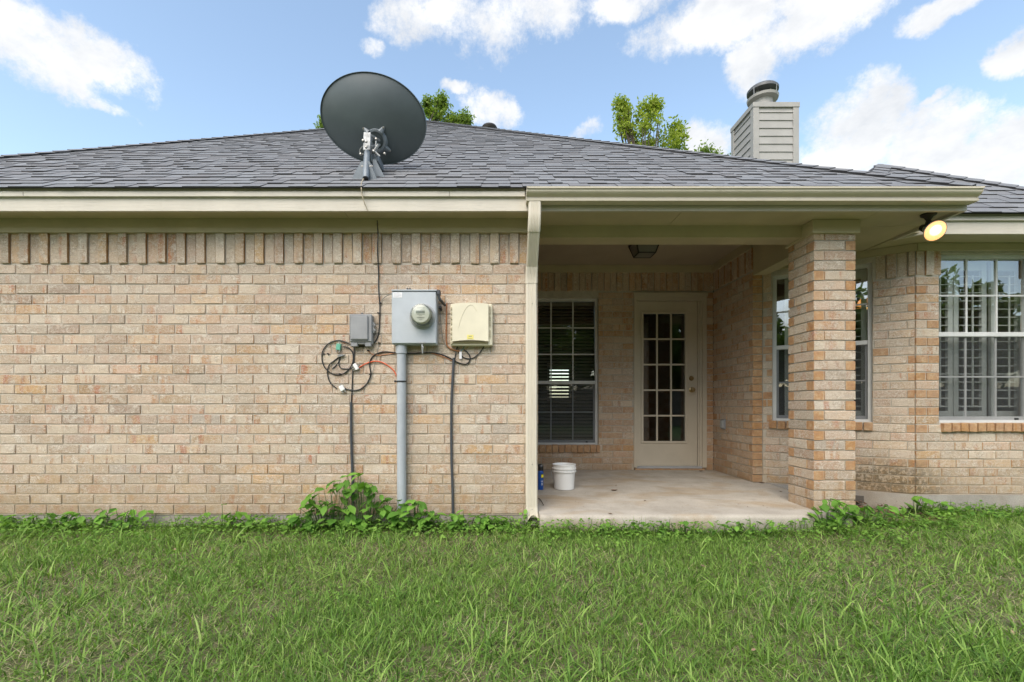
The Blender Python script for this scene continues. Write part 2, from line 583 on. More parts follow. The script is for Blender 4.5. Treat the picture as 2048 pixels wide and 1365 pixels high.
def glass_mat(name, tint=(0.72, 0.76, 0.74), boost=1.0):
    m, t, b = new_mat(name)
    p = pos(t)
    gm = t.n('ShaderNodeNewGeometry')
    cs = t.m('ABSOLUTE', t.vm('DOT_PRODUCT', gm.outputs['Incoming'], gm.outputs['Normal']).outputs['Value'])
    sch = t.m('MULTIPLY_ADD', t.m('POWER', t.m('SUBTRACT', 1.0, cs, clamp=True), 5.0), 0.92, 0.08)
    wav = t.n('ShaderNodeBump', i_Strength=0.06, i_Distance=0.02, i_Height=t.noise(p, 2.6, 2))
    gl = t.n('ShaderNodeBsdfGlossy', i_Color=(0.95, 0.97, 1.0, 1), i_Roughness=0.0, i_Normal=wav.outputs[0])
    tp = t.n('ShaderNodeBsdfTransparent', i_Color=(*tint, 1))
    fac = t.m('MULTIPLY', sch, boost, clamp=True)
    mx = t.n('ShaderNodeMixShader', i_0=fac, i_1=tp.outputs[0], i_2=gl.outputs[0])
    out = [n for n in m.node_tree.nodes if n.type == 'OUTPUT_MATERIAL'][0]
    t.link(mx.outputs[0], out.inputs[0])
    return m


def screen_mat():
    m, t, b = new_mat('insect_screen')
    b.inputs['Base Color'].default_value = (0.045, 0.047, 0.05, 1)
    b.inputs['Roughness'].default_value = 0.7
    tp = t.n('ShaderNodeBsdfTransparent')
    mx = t.n('ShaderNodeMixShader', i_0=0.34, i_1=tp.outputs[0], i_2=b.outputs[0])
    out = [n for n in m.node_tree.nodes if n.type == 'OUTPUT_MATERIAL'][0]
    t.link(mx.outputs[0], out.inputs[0])
    return m


def emit_mat(name, col, strength):
    m, t, b = new_mat(name)
    b.inputs['Base Color'].default_value = (0.8, 0.75, 0.65, 1)
    b.inputs['Emission Color'].default_value = (*col, 1)
    b.inputs['Emission Strength'].default_value = strength
    return m


TRIM = (0.50, 0.455, 0.375)
M = dict(
    brick=brick_mat(), mortar=mortar_mat(), shingle=shingle_mat(),
    slab=concrete_mat('patio_concrete', (0.34, 0.305, 0.255), (0.47, 0.43, 0.37), 0.6),
    found=concrete_mat('foundation_concrete', (0.26, 0.235, 0.205), (0.37, 0.345, 0.31), 0.25),
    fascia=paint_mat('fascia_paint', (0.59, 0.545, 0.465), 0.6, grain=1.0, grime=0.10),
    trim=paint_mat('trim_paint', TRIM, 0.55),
    soffit=paint_mat('soffit_shaded_paint', (0.45, 0.385, 0.245), 0.6, grime=0.05),  # trim paint darkened to olive; the shade under the eaves is in the colour
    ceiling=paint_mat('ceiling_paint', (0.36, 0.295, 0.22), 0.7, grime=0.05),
    gutter=paint_mat('gutter_paint', (0.56, 0.505, 0.40), 0.38, grime=0.14),
    spout=paint_mat('downspout_paint', (0.64, 0.585, 0.485), 0.4, grime=0.10),
    door=paint_mat('door_paint', (0.50, 0.44, 0.345), 0.45, grime=0.05),
    siding=paint_mat('siding_paint', (0.325, 0.312, 0.295), 0.6, grime=0.12),
    alu=simple('window_aluminium', (0.58, 0.58, 0.57), 0.4, 0.0, 0.06),
    grey_alu=simple('grey_aluminium', (0.36, 0.37, 0.38), 0.45, 0.0, 0.06),
    glass=glass_mat('window_glass'), glass_bay=glass_mat('bay_glass', (0.86, 0.89, 0.88), 2.6), screen=screen_mat(),
    shutter=simple('shutter_paint', (0.66, 0.66, 0.63), 0.5, 0, 0.03),
    blind=simple('blind_slat', (0.26, 0.225, 0.18), 0.5, 0, 0.05),
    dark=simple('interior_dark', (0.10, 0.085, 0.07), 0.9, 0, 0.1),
    felt=simple('roof_felt', (0.06, 0.06, 0.065), 0.9, 0, 0.1),
    galv=simple('galvanised_steel', (0.34, 0.35, 0.355), 0.5, 0.3, 0.2, 30),
    capmetal=simple('weathered_cap_metal', (0.13, 0.13, 0.135), 0.5, 0.3, 0.15, 6),
    dish=simple('dish_grey', (0.085, 0.105, 0.115), 0.42, 0.0, 0.10, 3.0, 0.04, 300),
    mast=simple('mast_grey', (0.19, 0.215, 0.24), 0.45, 0.1, 0.10, 10),
    steel=simple('bolt_steel', (0.42, 0.40, 0.37), 0.4, 0.7, 0.15, 30),
    meterbox=simple('meter_box_paint', (0.43, 0.465, 0.50), 0.42, 0.0, 0.05, 5, grime=0.05),
    pvc=simple('grey_pvc', (0.40, 0.43, 0.465), 0.38, 0.0, 0.06, 5, grime=0.08),
    greybox=simple('grey_plastic', (0.27, 0.275, 0.285), 0.5, 0, 0.08, 8, 0.2, 200),
    beigebox=simple('beige_plastic', (0.70, 0.65, 0.50), 0.45, 0, 0.04, 6, grime=0.05),
    beigedark=simple('beige_plastic_hinge', (0.42, 0.37, 0.25), 0.5, 0, 0.06, 6),
    black=simple('black_cable', (0.018, 0.018, 0.02), 0.45, 0, 0.1, 30),
    conduit=simple('dark_conduit', (0.055, 0.06, 0.07), 0.5, 0, 0.1, 20),
    copper=simple('copper', (0.50, 0.22, 0.11), 0.4, 0.6, 0.12, 40),
    orange=simple('orange_cable', (0.75, 0.13, 0.05), 0.45, 0, 0.05),
    greywire=simple('grey_wire', (0.24, 0.24, 0.22), 0.5, 0, 0.1),
    green=simple('green_block', (0.12, 0.38, 0.27), 0.5, 0, 0.05),
    white=simple('white_plastic', (0.78, 0.78, 0.76), 0.35, 0, 0.02),
    paper=simple('sticker_paper', (0.74, 0.74, 0.76), 0.7, 0, 0.04, 40),
    print=simple('printed_ink', (0.20, 0.20, 0.19), 0.7, 0, 0.05),
    yellow=simple('yellow_label', (0.74, 0.65, 0.20), 0.6, 0, 0.03),
    lcd=simple('meter_display', (0.22, 0.25, 0.18), 0.3, 0, 0.04),
    meterface=simple('meter_face', (0.58, 0.59, 0.55), 0.45, 0, 0.04),
    domeglass=glass_mat('meter_dome_glass', (0.86, 0.87, 0.82), 0.6),
    blue=simple('can_blue', (0.015, 0.085, 0.36), 0.3, 0.2, 0.05),
    canyellow=simple('can_yellow', (0.85, 0.75, 0.03), 0.4, 0, 0.03),
    blackplastic=simple('black_plastic', (0.015, 0.015, 0.016), 0.35, 0, 0.1),
    brass=simple('brass', (0.36, 0.26, 0.13), 0.3, 0.9, 0.1, 20),
    bronze=simple('dark_bronze', (0.03, 0.025, 0.02), 0.5, 0.4, 0.1),
    lamp_glass=simple('frosted_lamp_glass', (0.16, 0.15, 0.13), 0.3, 0, 0.05),
    lamp=emit_mat('lit_lamp', (1.0, 0.40, 0.09), 0.5),
    hot=emit_mat('lamp_hot_spot', (1.0, 0.74, 0.36), 0.75),
    bulb=emit_mat('lit_bulb', (1.0, 0.55, 0.18), 1.6),
    shade=emit_mat('lit_shade', (1.0, 0.36, 0.07), 0.35),
    bark=simple('bark', (0.10, 0.08, 0.06), 0.9, 0, 0.2, 12, 0.6, 40),
    dryleaf=simple('dry_leaf', (0.16, 0.09, 0.05), 0.8, 0, 0.3, 30),
    weed=leaf_mat('weed_leaf', (0.07, 0.175, 0.025), (0.20, 0.39, 0.06), 0.3),
    clover=leaf_mat('clover_leaf', (0.09, 0.20, 0.03), (0.24, 0.41, 0.075), 0.3),
    stem=simple('weed_stem', (0.10, 0.17, 0.05), 0.6, 0, 0.1),
    tree_lite=leaf_mat('light_tree_leaf', (0.15, 0.22, 0.03), (0.38, 0.43, 0.08), 0.5),
    tree_mid=leaf_mat('mid_tree_leaf', (0.08, 0.14, 0.03), (0.25, 0.33, 0.07), 0.45),
    tree_dark=leaf_mat('dark_tree_leaf', (0.05, 0.10, 0.025), (0.17, 0.24, 0.05), 0.45),
    grass=grass_mat('grass_blade', [(0.0, (0.055, 0.125, 0.02)), (0.3, (0.13, 0.25, 0.04)), (0.6, (0.225, 0.365, 0.068)), (0.8, (0.345, 0.48, 0.13)),
                                    (0.9, (0.40, 0.40, 0.18)), (1.0, (0.56, 0.48, 0.32))]),
)


def soil_mat():
    m, t, b = new_mat('soil')
    p = pos(t)
    c = t.ramp(t.noise(p, 9.0, 6, 0.7), [(0.3, (0.075, 0.062, 0.036)), (0.5, (0.12, 0.115, 0.05)), (0.72, (0.22, 0.185, 0.11))])
    far = t.vm('LENGTH', p).outputs['Value']
    fm = t.ramp(t.m('DIVIDE', far, 30.0), [(0.15, 0.0), (0.22, 1.0)])
    c = t.mix(fm, c, t.ramp(t.noise(p, 1.5, 5, 0.6), [(0.3, (0.06, 0.12, 0.03)), (0.7, (0.12, 0.19, 0.05))]))
    t.link(c, b.inputs['Base Color'])
    b.inputs['Roughness'].default_value = 0.95
    bump(t, b, t.noise(p, 30.0, 5, 0.7), 0.8, 0.02)
    return m


M['soil'] = soil_mat()
# ------------------------------------------------------------------ ground
GZ = -0.16


def gz(x, y):
    return GZ + 0.012 * math.sin(1.7 * x + 0.6) * math.sin(2.3 * y + 1.1) + 0.008 * math.sin(4.1 * x - 2.2 * y)


def gz_np(x, y):
    return GZ + 0.012 * np.sin(1.7 * x + 0.6) * np.sin(2.3 * y + 1.1) + 0.008 * np.sin(4.1 * x - 2.2 * y)


xs = [-300, -60, -20, -10] + list(np.arange(-7, 8.01, 0.25)) + [10, 20, 60, 300]
ys = [-300, -60, -20, -6, -3] + list(np.arange(-1, 6.01, 0.25)) + [8, 14, 30, 80, 400]
g = MB()
for y in ys:
    for x in xs:
        inside = -7 <= x <= 8 and -1 <= y <= 6
        g.v.append(Vector((x, y, gz(x, y) if inside else GZ)))
nx_ = len(xs)
for j in range(len(ys) - 1):
    for i in range(nx_ - 1):
        a = j * nx_ + i
        g.f.append((a, a + 1, a + 1 + nx_, a + nx_))
tag(g.build('ground', M['soil'], smooth=True, angle=None), 'grassy earth of the back yard', 'ground', kind='structure')

# ------------------------------------------------------------------ house
WY = 3.815           # main wall face
BY = 6.0             # back wall of the patio recess
CYF = 4.38           # front face of the bay
COURSE = 0.0803
JOINT = 0.0095
MODULE = 0.2555

house = empty('brick_house', (-1.0, 6.0, GZ), 'single storey beige brick house with grey hip roof and recessed patio', 'house')


def unit_brick(rng):
    j = lambda s: rng.uniform(-s, s)
    v = []
    for z in (0, 1):
        for x in (0, 1):
            v.append((x, 1, z))
    for z in (0, 1):
        for x in (0, 1):
            v.append((x + j(.006), .045, z + j(.018)))
    for z in (.035, .965):
        for x in (.009, .991):
            v.append((x + j(.006), j(.02), z + j(.03)))
    f = [(8, 9, 11, 10), (4, 5, 9, 8), (5, 7, 11, 9), (7, 6, 10, 11), (6, 4, 8, 10),
         (0, 1, 5, 4), (1, 3, 7, 5), (3, 2, 6, 7), (2, 0, 4, 6), (1, 0, 2, 3)]
    return v, f


rb = random.Random(3)
UB = [unit_brick(rb) for _ in range(10)]
UBM = []
for v, f in UB:
    me = bpy.data.meshes.new('brick')
    me.from_pydata(v, [], f)
    me.materials.append(M['brick'])
    me.update()
    UBM.append(me)


def place_brick(parent, loc, ang, size, rnd, hdr=0.0):
    o = bpy.data.objects.new('brick', rb.choice(UBM))
    o.location = loc
    o.rotation_euler = (0, 0, ang)
    o.scale = size
    o['rnd'] = rnd
    if hdr: o['hdr'] = hdr
    return put(o, parent)


def split_span(a, b, cuts):
    segs = [(a, b)]
    for (c0, c1) in cuts:
        nxt = []
        for (s0, s1) in segs:
            if c1 <= s0 or c0 >= s1:
                nxt.append((s0, s1)); continue
            if c0 - s0 > 0.03: nxt.append((s0, c0 - 0.004))
            if s1 - c1 > 0.03: nxt.append((c1 + 0.004, s1))
        segs = nxt
    return segs


def brick_wall(o, ang, length, z0, n, ztop, holes=(), phase=0.0, limit=400, soldier=None, depth=0.085, end_short=0.0, u_start=0.0, warm=0.0):
    """a wall part with its bricks as children; those past the limit are joined"""
    T = Matrix.Translation((o[0], o[1], 0)) @ Matrix.Rotation(ang, 4, 'Z')
    mb = MB(T)
    us = sorted({u_start, length - end_short} | {c for h in holes for c in h[:2]})
    zs = sorted({z0 - 0.01, ztop} | {c for h in holes for c in h[2:4]})
    for i in range(len(us) - 1):
        for k in range(len(zs) - 1):
            um, zm = (us[i] + us[i + 1]) / 2, (zs[k] + zs[k + 1]) / 2
            if any(h[0] < um < h[1] and h[2] < zm < h[3] for h in holes): continue
            mb.box(us[i], us[i + 1], 0.006, 0.12, zs[k], zs[k + 1])
    wall = mb.build('wall', M['mortar'], house)
    todo = []
    for k in range(n):
        zb = z0 + k * COURSE
        ph = phase + (MODULE / 2 if k % 2 else 0) + rb.uniform(-.012, .012)
        u = -MODULE + (ph % MODULE)
        while u < length:
            a, b = max(u, u_start), min(u + MODULE - JOINT, length)
            u += MODULE
            if b - a < 0.03: continue
            cuts = [(h[0], h[1]) for h in holes if h[2] < zb + COURSE - 0.012 and h[3] > zb + 0.004]
            for (s0, s1) in split_span(a, b, cuts):
                if s1 - s0 < 0.03: continue
                todo.append((s0, s1 - s0, zb + rb.uniform(-.001, .001), COURSE - JOINT, rb.uniform(-.0025, .002), rb.random(), 0))
    if soldier:
        zs0, zs1 = soldier
        u, k = u_start + 0.004, 0
        while u < length - 0.03:
            wd = min(0.0685, length - u)
            if not any(h[0] < u + .03 < h[1] and h[3] > zs0 + .02 for h in holes):
                todo.append((u, wd, zs0 + (rb.uniform(-.004, 0) if k % 2 else 0), zs1 - zs0, -0.015 if k % 2 else 0.0, rb.random(), 0))
            u += 0.0785; k += 1
    cp = Vector((-0.2, 0, CAMZ))
    key = lambda q: (T @ Vector((q[0] + q[1] / 2, 0, q[2])) - cp).length
    todo.sort(key=key)
    for (u, wd, zb, h, pr, r, hd) in todo[:limit]:
        place_brick(wall, T @ Vector((u, pr, zb)), ang, (wd, depth, h), r, 0.8 if wd < .115 and h < .1 and limit > 0 and o[0] > 0 and rb.random() < .6 else warm * rb.random())
    rest = todo[limit:]
    if rest:
        V, FL, SZ, RN = [], [], [], []
        for (u, wd, zb, h, pr, r, hd) in rest:
            v, f = rb.choice(UB)
            k0 = len(V)
            for (x, y, z) in v:
                V.append(tuple(T @ Vector((u + x * wd, pr + y * depth, zb + z * h))))
            for ff in f:
                FL += [i + k0 for i in ff]; SZ.append(4); RN.append(r)
        me = big_mesh('bricks_beyond', V, FL, SZ, M['brick'], RN)
        tag(put(bpy.data.objects.new('outer_bricks', me), wall), kind='stuff')
    return wall, T


# main wall: u starts at its far left corner
XL = -5.95
main_wall, T1 = brick_wall((XL, WY), 0.0, 0.325 - XL, -0.057, 25, 2.32, phase=(-3.618 - XL) % MODULE, limit=300, soldier=(1.956, 2.205))
ret_wall, T1r = brick_wall((0.325, WY + 0.092), PI / 2, BY - WY - 0.092, -0.02, 31, 2.62, limit=0)
# recess: window and door openings
WIN_B = (0.372, 1.275, 0.318, 2.174)
DOOR = (1.724, 2.634, -0.02, 2.231)
back_wall, T2 = brick_wall((0.325, BY), 0.0, 2.4, 0.0, 28, 2.7,
                           holes=[(WIN_B[0] - .325, WIN_B[1] - .325, WIN_B[2], WIN_B[3]), (DOOR[0] - .325, DOOR[1] - .325, DOOR[2], DOOR[3])],
                           phase=0.11, limit=300, soldier=(2.262, 2.50), warm=.6)
side_wall, T3 = brick_wall((2.725, BY), -PI / 2, BY - 5.07, 0.0, 28, 2.7, phase=0.10, limit=300, soldier=(2.262, 2.50), depth=0.10, end_short=0.012, warm=.6)
# bay
A4, B4 = Vector((2.834, 5.07)), Vector((3.855, CYF))
L4 = (B4 - A4).length
ang4 = math.atan2(B4.y - A4.y, B4.x - A4.x)
WIN_A = (0.088, 0.92, 0.655, 2.19)
bay_side, T4 = brick_wall(A4, ang4, L4 - 0.006, 0.0, 25, 2.4, holes=[WIN_A], phase=0.03, limit=300, soldier=(2.018, 2.25))
WIN_C = (4.075, 4.985, 0.655, 2.215)
bay_front, T5 = brick_wall((B4.x + 0.006, CYF), 0.0, 1.5, 0.0, 25, 2.4,
                           holes=[(WIN_C[0] - B4.x - .006, WIN_C[1] - B4.x - .006, WIN_C[2], WIN_C[3])], phase=0.235, limit=300, soldier=(2.018, 2.25))

# plain outer walls that close the house
mb = MB()
mb.box(XL, XL + .12, WY + .13, 13.0, -.1, 2.4)
mb.box(XL + .13, 1.42, 12.9, 13.02, -.1, 2.4); mb.box(1.95, 5.35, 12.9, 13.02, -.1, 2.4)
mb.box(1.42, 1.95, 12.9, 13.02, -.1, 1.04); mb.box(1.42, 1.95, 12.9, 13.02, 1.86, 2.4)
mb.box(5.24, 5.36, CYF + .13, 12.88, -.1, 2.4)
mb.build('outer_wall', M['mortar'], house)
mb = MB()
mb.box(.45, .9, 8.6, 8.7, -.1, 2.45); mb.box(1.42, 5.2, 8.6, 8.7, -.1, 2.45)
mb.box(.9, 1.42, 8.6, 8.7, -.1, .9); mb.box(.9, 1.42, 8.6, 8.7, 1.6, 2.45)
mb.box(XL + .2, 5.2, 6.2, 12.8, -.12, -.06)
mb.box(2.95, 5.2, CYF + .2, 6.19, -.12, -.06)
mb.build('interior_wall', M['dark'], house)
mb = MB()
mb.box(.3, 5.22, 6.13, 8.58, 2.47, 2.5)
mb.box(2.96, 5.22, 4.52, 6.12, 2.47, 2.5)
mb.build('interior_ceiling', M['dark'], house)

# rowlock window sills, each brick a piece
def sill(T, wall, u0, u1, z0, z1, proj=0.03):
    u = u0
    ang = T.to_euler().z
    while u < u1 - 0.02:
        wd = min(0.074, u1 - u)
        place_brick(wall, T @ Vector((u, -proj + rb.uniform(-.003, .003), z0 + rb.uniform(-.003, .003))), ang, (wd - .007, 0.10, z1 - z0), rb.random(), 0.9)
        u += 0.0795


sill(T2, back_wall, WIN_B[0] - .325 + .002, WIN_B[1] - .325 + .02, WIN_B[2] - .095, WIN_B[2] - .002)
sill(T4, bay_side, WIN_A[0] - .03, WIN_A[1] + .03, WIN_A[2] - .082, WIN_A[2] - .004)
sill(T5, bay_front, WIN_C[0] - B4.x - .006 + .015, WIN_C[1] - B4.x - .006 + .02, WIN_C[2] - .082, WIN_C[2] - .004)

# foundation
mb = MB()
mb.box(XL, 0.315, WY + .012, WY + .2, -.5, -.0672)
mb.box(0.10, 0.3249, WY + .21, BY, -.5, -.0305)
mb.build('foundation', M['found'], house)
mb = MB()
Tn = T4
poly = [(2.865, 5.2), (2.865, 5.035), (B4.x - .008, CYF - .014), (5.36, CYF - .014), (5.36, CYF + .12), (B4.x + .05, CYF + .12), (3.0, 5.2)]
mb.prism(poly, Matrix.Translation((0, 0, -.5)), .4895)
mb.build('foundation', M['found'], house)

# pillar of pinwheel courses
PX0, PX1, PY0 = 2.541, 2.877, WY
PW = PX1 - PX0
mb = MB()
mb.box(PX0 + .009, PX1 - .009, PY0 + .009, PY0 + PW - .009, -.12, 2.30)
pillar = mb.build('pillar', M['mortar'], house)
BWD, BLN = 0.079, PW - 0.079 - JOINT
for k in range(28):
    zb = -0.026 + k * COURSE
    h = COURSE - JOINT
    if zb + h > 2.2: h = 2.2 - zb
    if h < .02: continue
    for q in range(4):
        # corner c, direction along the brick; alternate courses run the other way round
        if k % 2 == 0:
            c = [(PX0, PY0), (PX1, PY0), (PX1, PY0 + PW), (PX0, PY0 + PW)][q]
            a = q * PI / 2
            place_brick(pillar, (c[0], c[1], zb), a, (BLN, BWD, h), rb.random())
        else:
            c = [(PX1, PY0), (PX1, PY0 + PW), (PX0, PY0 + PW), (PX0, PY0)][q]
            a = q * PI / 2
            d = Vector((math.cos(a), math.sin(a), 0))
            s = Vector((c[0], c[1], zb)) - d * BLN
            place_brick(pillar, s, a, (BLN, BWD, h), rb.random())

# patio slab
mb = MB()
sx = np.linspace(0.3255, 2.852, 30)
prof = [(3.652, -.45), (3.640, -.10), (3.638, -.058), (3.645, -.040), (3.662, -.031), (3.70, -.029), (4.2, -.022), (5.0, -.012), (5.6, -.004), (BY - .001, 0.0)]
for x in sx:
    for i, (y, z) in enumerate(prof):
        jj = 0.0025 * math.sin(9 * x + 2.1 * i) + 0.002 * math.sin(31 * x + i)
        back = .17 if x > 2.50 and i < 6 else 0
        mb.v.append(Vector((x, y + back + (jj if i < 5 else 0), z + (jj * .5 if 2 < i < 8 else 0))))
for i in range(len(sx) - 1):
    for j in range(len(prof) - 1):
        a = i * len(prof) + j
        mb.f.append((a, a + len(prof), a + len(prof) + 1, a + 1))
for i in (0, len(sx) - 1):
    k0 = len(mb.v)
    row = [mb.v[i * len(prof) + j].copy() for j in range(len(prof))] + [Vector((sx[i], BY - .001, -.45))]
    mb.v += row
    mb.f.append(tuple(range(k0, k0 + len(row))))
tag(mb.build('patio_slab', M['slab'], smooth=True, angle=50), 'stained concrete patio slab under the porch roof', 'patio', kind='structure')

# ------------------------------------------------------------------ eaves, soffit, beam, ceiling
SOF = 2.300
FX1 = 3.535
EAVE_Y, EAVE_Z, PITCH = 3.55, 2.443, 0.70
SEAMS = [-6.2, -3.62, -1.18, 1.415, 2.93, FX1 - .02]
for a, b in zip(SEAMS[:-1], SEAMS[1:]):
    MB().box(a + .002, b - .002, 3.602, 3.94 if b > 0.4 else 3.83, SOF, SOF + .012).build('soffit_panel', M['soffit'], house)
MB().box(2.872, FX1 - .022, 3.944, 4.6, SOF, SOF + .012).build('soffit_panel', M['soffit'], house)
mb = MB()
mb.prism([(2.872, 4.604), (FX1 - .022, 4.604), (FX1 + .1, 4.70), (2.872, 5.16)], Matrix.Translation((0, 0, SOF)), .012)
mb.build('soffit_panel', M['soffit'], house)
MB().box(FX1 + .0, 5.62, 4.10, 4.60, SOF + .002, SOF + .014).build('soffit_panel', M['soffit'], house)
# frieze boards
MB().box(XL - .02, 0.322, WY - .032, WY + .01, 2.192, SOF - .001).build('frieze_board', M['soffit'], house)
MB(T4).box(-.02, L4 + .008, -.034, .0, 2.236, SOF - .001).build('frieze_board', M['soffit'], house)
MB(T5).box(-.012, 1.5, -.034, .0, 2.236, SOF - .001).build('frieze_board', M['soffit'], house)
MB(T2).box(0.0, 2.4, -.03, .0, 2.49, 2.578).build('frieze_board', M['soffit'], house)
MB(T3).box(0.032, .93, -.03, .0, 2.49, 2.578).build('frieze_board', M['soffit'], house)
# beam, ceiling, pillar capital
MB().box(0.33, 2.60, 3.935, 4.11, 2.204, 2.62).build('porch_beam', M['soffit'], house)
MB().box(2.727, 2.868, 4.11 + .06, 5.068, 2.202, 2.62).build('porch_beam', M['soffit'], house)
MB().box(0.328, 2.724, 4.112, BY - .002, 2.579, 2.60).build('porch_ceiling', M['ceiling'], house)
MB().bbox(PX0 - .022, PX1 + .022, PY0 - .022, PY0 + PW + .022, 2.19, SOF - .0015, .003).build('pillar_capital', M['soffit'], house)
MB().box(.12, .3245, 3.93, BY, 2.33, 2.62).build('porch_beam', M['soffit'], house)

# fascia: board and shingle mould above it
MB().box(-6.22, 0.30, 3.576, 3.601, 2.277, 2.376).build('fascia_board', M['fascia'], house)
MB().box(0.302, FX1, 3.576, 3.601, 2.277, 2.376).build('fascia_board', M['trim'], house)
MB().box(FX1 - .025, FX1 - .0002, 3.603, 4.215, 2.277, 2.376).build('fascia_board', M['trim'], house)
for a, b in ((-6.22, -3.55), (-3.548, -.36), (-.358, .205)):
    MB().bbox(a, b, 3.553, 3.5985, 2.3765, 2.415, .002).build('shingle_mould', M['fascia'], house)
MB().box(.206, FX1, 3.570, 3.5985, 2.3765, 2.43).build('shingle_mould', M['trim'], house)
MB().box(FX1 - .025, FX1 + .02, 3.603, 4.09, 2.3765, 2.43).build('shingle_mould', M['trim'], house)
MB().box(-6.22, .205, 3.562, 3.590, 2.4155, 2.441).build('drip_edge', M['trim'], house)
CF = 4.075
MB().box(3.665, 5.64, CF, CF + .025, 2.285, 2.392).build('fascia_board', M['fascia'], house)
mb = MB()
mb.prism([(3.537, 4.20), (3.663, CF), (3.663, CF + .03), (3.55, 4.225)], Matrix.Translation((0, 0, 2.285)), .107)
mb.build('fascia_board', M['fascia'], house)
MB().bbox(3.56, 5.66, CF - .022, CF + .023, 2.3925, 2.432, .002).build('shingle_mould', M['fascia'], house)
MB().box(3.56, 5.66, CF - .012, CF + .015, 2.4325, 2.452).build('drip_edge', M['trim'], house)

# ------------------------------------------------------------------ roof
CRX, CLX = 3.57, -6.24
RUN = (CRX - CLX) / 2
APX = (CRX + CLX) / 2
APY, APZ = EAVE_Y + RUN, EAVE_Z + PITCH * RUN
mb = MB()
dz = -0.006
th = 0.012
A_, B_, C_ = (CLX + .015, EAVE_Y + .015, EAVE_Z + dz + .0105), (CRX - .015, EAVE_Y + .015, EAVE_Z + dz + .0105), (APX, APY, APZ + dz)
D_ = (APX, 14.5, APZ + dz)
E_, F_ = (CLX, 14.5, EAVE_Z + dz), (CRX, 14.5, EAVE_Z + dz)
low = lambda p: (p[0], p[1], p[2] - th)
pts = [A_, B_, C_, D_, E_, F_]
mb.v = [Vector(p) for p in pts] + [Vector(low(p)) for p in pts]
mb.f = [(0, 1, 2), (1, 5, 3, 2), (0, 2, 3, 4), (6, 8, 7), (7, 8, 9, 11), (6, 10, 9, 8), (0, 6, 7, 1), (1, 7, 11, 5), (0, 4, 10, 6), (3, 5, 11, 9), (4, 3, 9, 10)]
roof = mb.build('roof', M['felt'], house)
# wing roof over the bay
CP, WEY, WEZ = 0.80, 4.03, 2.452
WRX = 5.68
WT = 1.36
P2 = Vector((WRX - WT, WEY + WT, WEZ + CP * WT))
mb = MB()
WLX = P2.x - WT
pts = [(WLX, WEY, WEZ + dz), (WRX, WEY, WEZ + dz), (P2.x, P2.y, P2.z + dz), (P2.x, 12.9, P2.z + dz), (WLX, 12.9, WEZ + dz), (WRX, 12.9, WEZ + dz)]
# keep the part under the main roof out of the porch: it starts at the return fascia
mb.v = [Vector(p) for p in pts]
cut = [Vector((FX1 + .03, WEY, WEZ + dz))]
xk = FX1 + .03
tk = xk - WLX
mb.v += [Vector((xk, WEY, WEZ + dz)), Vector((xk, WEY + tk, WEZ + CP * tk + dz)), Vector((xk, 12.9, WEZ + CP * tk + dz))]
mb.f = [(6, 1, 2, 7), (1, 5, 3, 2), (7, 2, 3, 8)]
wing_roof = mb.build('roof', M['felt'], house)

# shingle tab: one unit mesh, butt end thick
def tab_mesh():
    v = [(0, 0, 0), (1, 0, 0), (1, 1, -.1), (0, 1, -.1), (0, 0, 1), (1, 0, 1), (1, 1, .25), (0, 1, .25)]
    f = [(0, 3, 2, 1), (4, 5, 6, 7), (0, 1, 5, 4), (1, 2, 6, 5), (2, 3, 7, 6), (3, 0, 4, 7)]
    me = bpy.data.meshes.new('shingle')
    me.from_pydata(v, [], f)
    me.materials.append(M['shingle'])
    me.update()
    return me, v, f


TABME, TABV, TABF = tab_mesh()
rs = random.Random(11)


def shingle_plane(y0, z0, pitch, xleft, xright, ncourse, parent, limit, xmin_vis, xmax_vis):
    """xleft/xright: functions of run t giving the hip lines"""
    sl = math.atan(pitch)
    k = math.cos(sl)
    EXP = 0.135
    todo = []
    for c in range(ncourse):
        t = c * EXP * k - 0.022
        a, b = xleft(max(t, 0) + .02), xright(max(t, 0) + .02)
        Y, Z = y0 + t, z0 + pitch * t
        lo, hi = max(a, xmin_vis(Y)), min(b, xmax_vis(Y))
        x = lo - rs.uniform(0, .2)
        thick = bool(rs.getrandbits(1))
        while x < hi:
            wd = rs.choice([.09, .11, .13, .15, .18, .21, .25])
            x1 = min(x + wd, hi)
            x0 = max(x, lo)
            if x1 - x0 > .015:
                h = (0.0110 if thick else 0.0066) + rs.uniform(-.001, .001)
                todo.append((x0, Y + rs.uniform(-.003, .003), Z, x1 - x0 - .0012, h, rs.random()))
            x = x + wd
            thick = not thick if rs.random() < .82 else thick
    R = Matrix.Rotation(sl - 0.012, 4, 'X')
    LEN = 0.20
    cp = Vector((0, 0, CAMZ))
    todo.sort(key=lambda q: -(q[3] / q[1] ** 2))
    for (x, Y, Z, wd, h, r) in todo[:limit]:
        o = bpy.data.objects.new('shingle', TABME)
        o.location = (x, Y, Z + .002)
        o.rotation_euler = (sl - 0.012, 0, 0)
        o.scale = (wd, LEN, h)
        o['rnd'] = r
        put(o, parent)
    V, FL, SZ, RN = [], [], [], []
    for (x, Y, Z, wd, h, r) in todo[limit:]:
        k0 = len(V)
        for (a, b, c) in TABV:
            p = R @ Vector((a * wd, b * LEN, c * h))
            V.append((x + p.x, Y + p.y, Z + .002 + p.z))
        for f in TABF:
            FL += [i + k0 for i in f]; SZ.append(4); RN.append(r)
    if V:
        me = big_mesh('upper_shingles', V, FL, SZ, M['shingle'], RN)
        tag(put(bpy.data.objects.new('upper_shingles', me), parent), kind='stuff')


